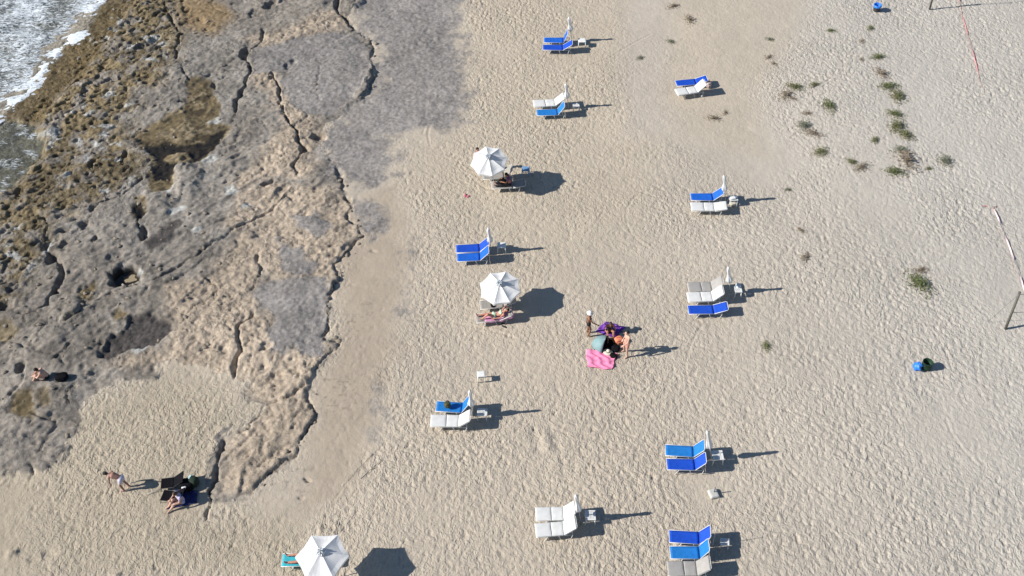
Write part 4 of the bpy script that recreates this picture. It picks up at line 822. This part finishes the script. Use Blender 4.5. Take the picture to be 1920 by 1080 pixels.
def person(label, base, z, rz, skin, hair, J0, over=None, clothes=(), longhair=0., fem=False, size=1., hat=None):
    J = {k: V3(v) for k, v in J0.items()}
    for k, v in (over or {}).items(): J[k] = V3(v)
    b_ = MB(); g = lambda a: J[a]; w = .92 if fem else 1.
    b_.capsule(g('hipL'), g('hipR'), .105, .105, 14); b_.capsule(g('pelvis'), g('waist'), .115, .095*w, 14); b_.capsule(g('waist'), g('chest'), .095*w, .12*w, 14)
    side = (g('shL')-g('shR')).normalized()
    for s in (-1, 1): b_.capsule(g('waist')+side*s*.04, g('chest')+side*s*.075, .085*w, .095*w, 12)
    b_.capsule(g('shL'), g('shR'), .062*w, .062*w, 12); b_.capsule(g('chest'), g('neck'), .10*w, .06, 12); b_.capsule(g('neck'), g('head')-(g('head')-g('neck'))*.3, .054*w, .05*w, 12)
    hf = g('hf').normalized(); up = (g('head')-g('neck')).normalized(); hs = up.cross(hf).normalized(); hf = hs.cross(up).normalized()
    HM = Matrix((hf, hs, up)).transposed()
    hd = g('head'); b_.ellipsoid(hd+up*.02, (.094, .076, .105), 16, 12, HM); b_.ellipsoid(hd+hf*.028-up*.055, (.06, .052, .058), 12, 8, HM)
    b_.capsule(hd+hf*.09+up*.015, hd+hf*.108-up*.022, .010, .016, 8)
    for s in (-1, 1): b_.ellipsoid(hd+hs*s*.078, (.022, .012, .034), 8, 6, HM)
    fw = side.cross((g('chest')-g('pelvis')).normalized()); fw.normalize()
    if fw.dot(V3(J['hf'])) < -.3: fw = -fw
    if fem:
        for s in (-1, 1): b_.ellipsoid(g('chest')+side*s*.075+fw*.075+up*0, (.065, .065, .065), 12, 8)
    for s in ('L', 'R'):
        b_.capsule(g('hip'+s), g('knee'+s), .088, .060, 12); b_.capsule(g('knee'+s), g('knee'+s)*.65+g('ank'+s)*.35, .056, .058, 12); b_.capsule(g('knee'+s)*.65+g('ank'+s)*.35, g('ank'+s), .058, .038, 12); b_.capsule(g('ank'+s), g('toe'+s), .042, .028, 10)
        he = g('ank'+s)-(g('toe'+s)-g('ank'+s)).normalized()*.04; b_.ellipsoid(he, (.036, .036, .036), 8, 6)
        b_.capsule(g('sh'+s), g('el'+s), .050*w, .039*w, 12); b_.capsule(g('el'+s), g('wr'+s), .040*w, .026, 12)
        d = (g('wr'+s)-g('el'+s)).normalized(); lat = d.cross(V3((0, 0, 1)));
        if lat.length < .2: lat = V3((1, 0, 0))
        lat.normalize(); nn = lat.cross(d); wr = g('wr'+s)
        for k in (-1, 0, 1): b_.capsule(wr+d*.02+lat*k*.014, wr+d*.085+lat*k*.026, .017, .015, 8)
        for k, ln in enumerate((.062, .075, .07, .055)):
            o = wr+d*.085+lat*(k-1.5)*.022; m_ = o+d*ln*.5+nn*.008; b_.capsule(o, m_, .0098, .009, 7); b_.capsule(m_, m_+d*ln*.45+nn*.022, .009, .0078, 7)
        o = wr+d*.03+lat*.035; m_ = o+(d+lat).normalized()*.035; b_.capsule(o, m_, .013, .011, 7); b_.capsule(m_, m_+d*.03, .011, .009, 7)
    body = remesh(b_, 'person', skin, .0105)
    zz_ = z if z is not None else gz(base.x, base.y)
    t = link('person', body, None, (base.x, base.y, zz_), (0, 0, R(rz))); t.scale = (size,)*3; tag(t, label, 'person', 'people on the beach')
    if hair:
        h = MB(); h.ellipsoid(hd+up*.038-hf*.018, (.100, .086, .100), 14, 10, HM); h.ellipsoid(hd-hf*.035-up*.01, (.075, .082, .09), 12, 8, HM)
        if longhair: h.capsule(hd-hf*.07, hd-hf*.085-up*longhair, .065, .03, 10)
        link('hair', remesh(h, 'hair', hair, .013), t)
    for s in (-1, 1): link('eye', MB().ellipsoid(hd+hf*.083+hs*s*.031+up*.022, (.012, .016, .010), 8, 6, HM).mesh('eye', M_black, True), t)
    link('mouth', MB().ellipsoid(hd+hf*.084-up*.055, (.008, .024, .007), 8, 6, HM).mesh('mouth', mat('lips', (.30,.09,.08), .6, .1, 9), True), t)
    for nm, m_, caps in clothes:
        c = MB()
        for a, e, ta, te, ra, rb in caps:
            A, E = g(a), g(e); c.capsule(A.lerp(E, ta), A.lerp(E, te), ra, rb, 14)
        if nm == 'bikini_top':
            for s in (-1, 1): c.ellipsoid(g('chest')+side*s*.075+fw*.08, (.066, .070, .066), 12, 8)
        link(nm, remesh(c, nm, m_, .013), t)
    if hat:
        hm, br = hat; HB = MB(); pr = [(.0, .115), (.06, .11), (.092, .08), (.10, .03), (br*.75, .015), (br, -.02), (br-.006, -.03), (.10, .005), (.08, .0)]
        HB.lathe(pr, 20); HB.v = [tuple(hd+up*.045+HM @ V3((x_, y_, z_))) for x_, y_, z_ in HB.v]; link('sun_hat', HB.mesh('sun_hat', hm, True), t)
    return t
SK1 = mat('skin_tanned', (.36, .17, .10), .6, .1, 8); SK2 = mat('skin_light', (.55, .34, .255), .6, .1, 8); SK3 = mat('skin_bronze', (.25, .12, .075), .55, .1, 8); SK4 = mat('skin_flushed', (.48, .235, .165), .6, .1, 8)
HD = mat('hair_dark', (.015, .011, .009), .6, .3, 20); HB_ = mat('hair_brown', (.06, .04, .025), .6, .3, 20)
C_blk = mat('black_swimwear', (.012, .012, .015), .7, .2, 10); C_lil = mat('lilac_cotton', (.42, .40, .58), .85, .15, 10); C_mint = mat('mint_swimwear', (.42, .60, .42), .7, .15, 10); C_pur = mat('purple_print_cotton', (.16, .07, .15), .85, .5, 22); C_beige = mat('salmon_shorts', (.55, .28, .22), .8, .15, 10); C_hat = mat('pale_straw', (.72, .66, .52), .85, .12, 18, bump=.3, bscale=60); C_whiteh = mat('white_cotton', (.78, .77, .74), .85, .08, 14)
def briefs(m, r=.115): return ('swim_briefs', m, [('hipL', 'hipR', 0, 1, r, r), ('pelvis', 'waist', 0, .2, r+.004, r), ('hipL', 'kneeL', 0, .06, .098, .097), ('hipR', 'kneeR', 0, .06, .098, .097)])
def shorts(m): return ('shorts', m, [('hipL', 'hipR', 0, 1, .118, .118), ('pelvis', 'waist', 0, .35, .122, .112), ('hipL', 'kneeL', 0, .5, .104, .100), ('hipR', 'kneeR', 0, .5, .104, .100)])
def bra(m): return ('bikini_top', m, [('waist', 'chest', .78, .86, .117, .119)])
def shirt(m): return ('shirt', m, [('pelvis', 'waist', .2, 1, .122, .104), ('waist', 'chest', 0, 1, .106, .135), ('shL', 'shR', 0, 1, .074, .074), ('chest', 'neck', 0, .4, .125, .10), ('shL', 'elL', 0, .45, .066, .06), ('shR', 'elR', 0, .45, .066, .06), ('chest', 'shL', 0, .6, .115, .09), ('chest', 'shR', 0, .6, .115, .09)])
def trousers(m): return ('trousers', m, [('hipL', 'hipR', 0, 1, .118, .118), ('pelvis', 'waist', 0, .4, .122, .112), ('hipL', 'kneeL', 0, 1, .102, .075), ('hipR', 'kneeR', 0, 1, .102, .075), ('kneeL', 'ankL', 0, .9, .075, .055), ('kneeR', 'ankR', 0, .9, .075, .055)])
person('bare chested person in salmon shorts standing with legs apart by the towels', P(1173,663), None, 205, SK2, HD, STAND, dict(ankL=(.02,.20,.08), toeL=(.17,.24,.03), kneeL=(.05,.16,.49), ankR=(-.02,-.19,.08), toeR=(.13,-.22,.03), kneeR=(.03,-.15,.49), elL=(.1,.24,1.14), wrL=(.3,.20,1.0)), [shorts(C_beige)])
person('person in black bikini and wide white hat standing left of the purple towel', P(1102,627), None, 5, SK3, HD, STAND, dict(elR=(.16,-.24,1.16), wrR=(.38,-.26,1.02), kneeR=(.10,-.10,.49)), [briefs(C_blk), bra(C_blk)], fem=True, size=.98, hat=(C_whiteh, .17))
person('person in black bikini sitting on the purple towel with head bowed', P(1142.5,621), None, -88, SK1, HB_, SIT, dict(hf=(.8,0,-.6)), [briefs(C_blk), bra(C_blk)], fem=True, longhair=.12)
def on_lounger(Lr, x, y=0., dz=.32):
    t, hdg, o0, be = Lr; return Vector((o0.x+math.cos(hdg)*x-math.sin(hdg)*y, o0.y+math.sin(hdg)*x+math.cos(hdg)*y, 0)), t.location.z+dz, math.degrees(hdg)
ps, zz_, hg = on_lounger(sb, .92); person('sunbathing person in mint bikini lying on a pink towel', ps, zz_+.03, hg, SK4, HD, LIE, dict(kneeR=(-.34,-.14,.34), ankR=(-.62,-.13,.06), toeR=(-.76,-.15,.04), chest=(.36,0,.19), neck=(.50,0,.28), head=(.64,0,.36), shL=(.45,.17,.24), shR=(.45,-.17,.24), elL=(.62,.30,.34), wrL=(.72,.12,.42), elR=(.26,-.26,.14)), [briefs(C_mint), bra(C_mint)], fem=True)
person('dark haired person with bare shoulders standing behind the top umbrella', P(896,320), None, -60, SK4, HD, STAND, None, [shorts(C_blk)])
ps, zz_, hg = on_lounger(gl, 1.02); person('person in purple print shirt sitting on the taupe lounger under top umbrella', ps, zz_-.02, hg+180, SK1, HD, SIT, dict(kneeL=(.44,.14,.16), kneeR=(.42,-.14,.22), ankL=(.80,.12,.08), ankR=(.78,-.12,.08), toeL=(.88,.14,.18), toeR=(.86,-.14,.18)), [shirt(C_pur), trousers(C_blk)])
ps, zz_, hg = on_lounger(tq, 1.02); person('person lying with tanned legs on the turquoise towel under bottom umbrella', ps, zz_+.02, hg, SK4, HD, LIE, dict(kneeL=(-.43,.17,.11), ankL=(-.83,.17,.07), toeL=(-.90,.2,.2), kneeR=(-.43,-.17,.11), ankR=(-.83,-.17,.07), toeR=(-.90,-.2,.2)), [shorts(C_beige)])
person('person in pale lilac shorts bending forward on the sand at lower left', P(234,917), None, 172, mat('skin_rosy', (.33, .18, .14), .6, .1, 8), HD, STAND, dict(pelvis=(-.05,0,.88), waist=(.09,0,.98), chest=(.30,0,1.06), neck=(.47,0,1.10), head=(.63,0,1.12), hf=(.5,0,-1), hipL=(-.04,.09,.86), hipR=(-.04,-.09,.86), kneeL=(.06,.12,.47), kneeR=(-.02,-.12,.47), ankL=(-.04,.13,.08), ankR=(-.2,-.13,.08), toeL=(.12,.15,.03), toeR=(-.05,-.15,.03), shL=(.42,.17,1.05), shR=(.42,-.17,1.05), elL=(.44,.22,.78), elR=(.42,-.22,.78), wrL=(.46,.2,.54), wrR=(.40,-.2,.54)), [shorts(mat('pale_lilac_cotton', (.55, .53, .62), .85, .1, 14))], longhair=.1, size=.95)
person('person in lilac top sitting on the blue mat with legs drawn up', P(343,941), None, 222, SK2, HB_, SIT, dict(kneeL=(.40,.10,.30), kneeR=(.36,-.10,.36), ankL=(.66,.08,.07), ankR=(.60,-.12,.07), toeL=(.8,.1,.03), toeR=(.74,-.14,.03)), [shirt(C_lil), briefs(C_lil)], fem=True, longhair=.1)
person('bare backed person sitting hunched on the rocks hugging the knees', P(91,712), None, 188, SK2, HD, SIT, dict(chest=(.12,0,.44), neck=(.22,0,.56), head=(.34,0,.66), hf=(.6,0,-.8), shL=(.18,.17,.53), shR=(.18,-.17,.53), elL=(.34,.26,.36), elR=(.34,-.26,.36), wrL=(.52,.08,.36), wrR=(.52,-.08,.36)), [briefs(C_blk)])

# ------------------------------------------------------------------ towels, bags and the rest
def cloth(name, corners, m, label, cat='towel', z=.03, amp=.03, seed=1, n=18):
    c = [P(*q) for q in corners]; v = []; f = []; rg = np.random.default_rng(seed); ph = rg.uniform(0, 6, 6)
    for i in range(n+1):
        for j in range(n+1):
            a, b_ = i/n, j/n; p = c[0].lerp(c[1], a).lerp(c[3].lerp(c[2], a), b_); s = p.x*4.3; w = p.y*4.6
            hz = amp*(abs(math.sin(s*1.7+w*1.1+ph[0]+.8*math.sin(w*2+ph[3])))**3+.6*abs(math.sin(s*.8-w*2.3+ph[1]+.7*math.sin(s*2+ph[4])))**4); p = p+V3((.03*math.sin(b_*9+ph[2]), .03*math.sin(a*8+ph[3]), 0))
            v.append((p.x, p.y, gz(p.x, p.y)*.6+z+hz))
    for i in range(n):
        for j in range(n): f.append((i*(n+1)+j, i*(n+1)+j+1, (i+1)*(n+1)+j+1, (i+1)*(n+1)+j))
    me = MB().add(v, f).mesh(name, m, True); o = link(name, me); md = o.modifiers.new('thick', 'SOLIDIFY'); md.thickness = .012; md.offset = 0; tag(o, label, cat); return o
cloth('beach_towel', [(1098,655),(1157,664),(1148,693),(1102,688)], mat('pink_towel', (.86, .26, .43), .95, .12, 6), 'creased bright pink towel spread on the sand', amp=.04, z=.02, n=34)
cloth('beach_towel', [(1117,622),(1137,603),(1172,613),(1152,634)], mat('purple_towel', (.20, .06, .40), .95, .9, 11), 'purple patterned towel under the sitting person', seed=3)
cloth('beach_mat', [(314,957),(329,919),(372,921),(370,946)], mat('navy_mat', (.028, .036, .13), .9, .3, 6), 'navy blue mat under the person in lilac', 'mat', seed=5)
def bag(name, u, v, z, dims, m, rz, label, cat='bag', strap=True, pocket=True, base=None, seed=0):
    p = base if base is not None else P(u, v, (z or 0)); zz0 = z if z is not None else gz(p.x, p.y)
    t = link(name, None, None, (p.x, p.y, zz0), (0, 0, R(rz))); tag(t, label, cat); rg = random.Random(seed); b_ = MB(); n, k = 18, 10; vv = []; ff = []
    for i in range(k+1):
        th = math.pi*i/k
        for j in range(n):
            ph = 2*math.pi*j/n; sgn = lambda q, e: math.copysign(abs(q)**e, q)
            r_ = 1+rg.uniform(-.05, .05); vv.append((dims[0]/2*sgn(math.sin(th), .6)*sgn(math.cos(ph), .6)*r_, dims[1]/2*sgn(math.sin(th), .6)*sgn(math.sin(ph), .6)*r_, dims[2]/2*(1+sgn(math.cos(th), .6))))
    for i in range(k):
        for j in range(n): ff.append((i*n+j, (i+1)*n+j, (i+1)*n+(j+1) % n, i*n+(j+1) % n))
    link('bag_body', b_.add(vv, ff).mesh('bag_body', m, True), t)
    if strap: link('strap', MB().tube([(-dims[0]*.3, dims[1]*.1, dims[2]*.9), (-dims[0]*.2, dims[1]*.15, dims[2]+.09), (dims[0]*.2, dims[1]*.15, dims[2]+.09), (dims[0]*.3, dims[1]*.1, dims[2]*.9)], .014, 6).mesh('strap', m, True), t)
    if pocket: link('pocket', cushion(dims[0]*.6, dims[2]*.5, .08, -dims[0]*.3, 8, 8, wr=.004).mesh('pocket', m, True), t, (0, -dims[1]*.48, dims[2]*.4), (math.pi/2, 0, 0))
    return t
M_olive = mat('olive_canvas', (.085, .085, .04), .9, .35, 10); M_orange = mat('orange_canvas', (.72, .24, .13), .85, .15, 8); M_tealf = mat('teal_grey_nylon', (.20, .31, .32), .6, .12, 6); M_white = mat('white_cloth', (.75,.76,.76), .85, .15, 9); M_lime = mat('pale_lime_cloth', (.55,.62,.42), .85, .2, 12)
bag('backpack', 839, 762, .36, (.30,.26,.30), M_olive, 30, 'olive backpack lying on the azure lounger', 'backpack', seed=1)
bag('beach_bag', 1160, 641, None, (.46,.34,.34), M_orange, 20, 'orange beach bag between the standing person and the tent', seed=2)
bag('beach_bag', 1154, 654, None, (.46,.34,.22), M_black, -30, 'large black bag behind the straw hat', seed=3)
bag('shoulder_bag', 1150.5, 667.5, None, (.42,.24,.14), M_black, -25, 'flat black shoulder bag at the corner of the pink towel', seed=4)
bag('beach_bag', 0, 0, .33, (.42,.40,.34), M_black, 10, 'black bag on the foot of the taupe lounger under top umbrella', base=on_lounger(gl, .60, .05)[0], seed=5)
bag('towel_roll', 931.8, 337, None, (.26,.18,.14), M_lime, 10, 'pale green rolled towel beside the taupe lounger', 'towel', strap=False, pocket=False, seed=6)
bag('backpack', 352, 915, None, (.66,.55,.44), M_black, 15, 'large black backpack behind the person in lilac', 'backpack', seed=7)
bag('backpack', 366, 910, None, (.42,.40,.50), mat('dark_green_canvas', (.02,.035,.022), .85, .4, 8), -20, 'dark green backpack right of the large black one', 'backpack', seed=8)
bag('folded_towel', 361, 898, .42, (.42,.26,.10), mat('pale_teal_cloth', (.42,.60,.62), .9, .3, 14), -25, 'pale teal towel draped on top of the backpacks', 'towel', strap=False, pocket=False, seed=9)
bag('folded_towel', 345, 914, .36, (.22,.18,.09), M_white, 25, 'small white cloth on the large black backpack', 'towel', strap=False, pocket=False, seed=10)
bag('backpack', 118, 713, None, (.62,.44,.26), M_black, 15, 'black backpack in the shadow of the person on the rocks', 'backpack', seed=11)
bag('beach_bag', 1384, 537, .47, (.26,.24,.16), M_white, 0, 'rounded white bag on the table by the row of three', strap=False, seed=12)
bag('cooler_bag', 1327.5, 163.5, None, (.34,.34,.42), mat('pinkish_fabric', (.55,.42,.38), .8, .2, 8), 20, 'pale pinkish bag behind the white wheeled lounger', seed=13)
bag('beach_bag', 1374, 372, .47, (.34,.22,.09), M_white, 10, 'white folded cloth on the table by the flat backed lounger', strap=False, pocket=False, seed=14)
bag('beach_bag', 1374, 383, None, (.40,.28,.16), mat('cream_canvas', (.58,.54,.44), .85, .2, 9), 4, 'cream bag on the sand under the table by the flat backed lounger', seed=15)
bag('book', 924, 573, .35, (.22,.30,.05), M_black, 12, 'black case peeking out below the middle umbrella', 'case', strap=False, pocket=False, seed=16)
# pink towel on the sunbather's lounger
t, hdg, o0, be = sb; vv = []; ff = []
for i in range(15):
    for j in range(9):
        x_ = .42+i*.102; z_ = .372+max(0, x_-SL)*math.tan(R(be))*.95; vv.append((x_, (j-4)*.083+.02*math.sin(i*1.3), z_+.012*math.sin(i*2.1+j*1.7)-(.10 if j in (0, 8) else 0)))
for i in range(14):
    for j in range(8): ff.append((i*9+j, (i+1)*9+j, (i+1)*9+j+1, i*9+j+1))
pt = link('beach_towel', MB().add(vv, ff).mesh('beach_towel', mat('pale_pink_towel', (.66, .30, .46), .95, .3, 7), True), None, t.location, t.rotation_euler); md = pt.modifiers.new('thick', 'SOLIDIFY'); md.thickness = .01; tag(pt, 'magenta and pale pink towel on the sunbathing lounger', 'towel')
# straw hat on the towel corner
p = P(1140, 661); ht = link('straw_hat', None, None, (p.x, p.y, gz(p.x, p.y)+.12), (R(-8), R(6), 0)); tag(ht, 'wide straw hat lying at the corner of the pink towel', 'hat')
link('brim', MB().lathe([(.09,.02),(.17,.01),(.24,-.01),(.245,-.018),(.17,-.002),(.09,.008)], 24).mesh('brim', C_hat, True), ht); link('crown', MB().lathe([(0,.13),(.05,.128),(.085,.10),(.10,.01)], 24).mesh('crown', C_hat, True), ht); link('hat_band', MB().lathe([(.102,.015),(.104,.015),(.098,.05),(.096,.05)], 24).mesh('hat_band', C_blk, True), ht)
# half-dome beach tent open to the right
p = P(1134, 648); tt = link('beach_tent', None, None, (p.x, p.y, gz(p.x, p.y)), (0, 0, R(-20))); tag(tt, 'teal grey half dome beach tent open to the right', 'tent')
vv = []; ff = []; nu, nv = 14, 9
for i in range(nu+1):
    a = math.pi/2+math.pi*i/nu
    for j in range(nv+1): e = math.pi/2*j/nv; r_ = .62; vv.append((r_*1.05*math.cos(a)*math.cos(e), r_*.85*math.sin(a)*math.cos(e), .52*math.sin(e)))
for i in range(nu):
    for j in range(nv): ff.append((i*(nv+1)+j, (i+1)*(nv+1)+j, (i+1)*(nv+1)+j+1, i*(nv+1)+j+1))
sh = link('tent_shell', MB().add(vv, ff).mesh('tent_shell', M_tealf, True), tt); md = sh.modifiers.new('thick', 'SOLIDIFY'); md.thickness = .006
link('tent_pole', MB().tube([(0, -.53, 0)]+[(.0, .53*math.cos(math.pi-q), .525*math.sin(q)) for q in np.linspace(.1, math.pi-.1, 12)]+[(0, .53, 0)], .009, 6).mesh('tent_pole', M_dark, True), tt)
link('tent_floor', MB().box((.05, 0, .035), (.95, .95, .02)).mesh('tent_floor', M_black), tt)
# low black folding chairs
def low_chair(u, v, rz, label, poles):
    p = P(u, v); t = link('folding_chair', None, None, (p.x, p.y, gz(p.x, p.y)), (0, 0, R(rz))); tag(t, label, 'chair')
    link('seat', sling(.55, .52, 0, .03, seed=21).mesh('seat', M_black, True), t, (0, 0, .2)); link('backrest', sling(.62, .52, 0, .02, seed=22).mesh('backrest', M_black, True), t, (.55, 0, .21), (0, R(-38), 0))
    for s in (-1, 1):
        link('side_frame', MB().tube([(-.02, s*.27, .2), (.55, s*.27, .2), (.55+.62*math.cos(R(38)), s*.27, .21+.62*math.sin(R(38)))], .013, 7).mesh('side_frame', M_char, True), t)
        link('leg', MB().tube([(.05, s*.27, .2), (-.02, s*.28, -.02)], .012, 7).mesh('leg', M_char, True), t); link('leg', MB().tube([(.6, s*.27, .22), (.62, s*.28, -.02)], .012, 7).mesh('leg', M_char, True), t)
low_chair(304, 913, 8, 'black folding beach chair behind the blue mat, upper of two', 1)
low_chair(306, 934, -8, 'black folding beach chair on the blue mat, lower of two', 1)
def stick(a, c, r, m, label, cat, z=.04):
    A, B_ = P(*a), P(*c); A.z = gz(A.x, A.y)+z; B_.z = gz(B_.x, B_.y)+z; M_ = (A+B_)/2+V3((0, .02, .015)); o = link('stick', MB().tube([A, M_, B_], [r, r*.9, r*.6], 7).mesh('stick', m, True)); tag(o, label, cat); return o
stick((268,904), (312,908), .016, M_char, 'dark pole on the sand pointing left from the black chairs', 'pole', .10)
stick((277,929), (303,920), .016, mat('pale_wood', (.42,.40,.34), .8, .2, 9), 'pale pole on the sand left of the lower black chair', 'pole', .06)
stick((603,1000), (608,962), .013, M_wood, 'thin reed stalk on the sand above the hexagonal umbrella', 'stick'); stick((629,1003), (634,974), .016, M_wood, 'darker reed stalk right of another above the hexagonal umbrella', 'stick')
stick((652,902), (700,851), .010, M_wood, 'long thin reed lying on smooth sand beside the rock, left one', 'stick', .02); stick((676,898), (717,862), .010, M_wood, 'long thin reed lying on smooth sand beside the rock, right one', 'stick', .02)
def sandals(u, v, rz, m, label):
    p = P(u, v); t = link('sandals', None, None, (p.x, p.y, gz(p.x, p.y)+.02), (0, 0, R(rz))); tag(t, label, 'sandals')
    for s in (-1, 1):
        so_ = link('sole', cushion(.27, .10, .03, -.13, 10, 8, wr=0).mesh('sole', m, True), t, (random.uniform(-.04, .04), s*.09, 0), (0, 0, s*.2)); link('thong', MB().tube([(-.02, -.045, .01), (.06, 0, .05), (-.02, .045, .01)], .008, 6).mesh('thong', m, True), so_)
sandals(875, 367, 70, mat('pink_rubber', (.60, .16, .22), .7, .1, 9), 'pink sandals on the sand below the top umbrella'); sandals(945, 610, -20, M_char, 'dark sandals on the sand below the sunbathing lounger')
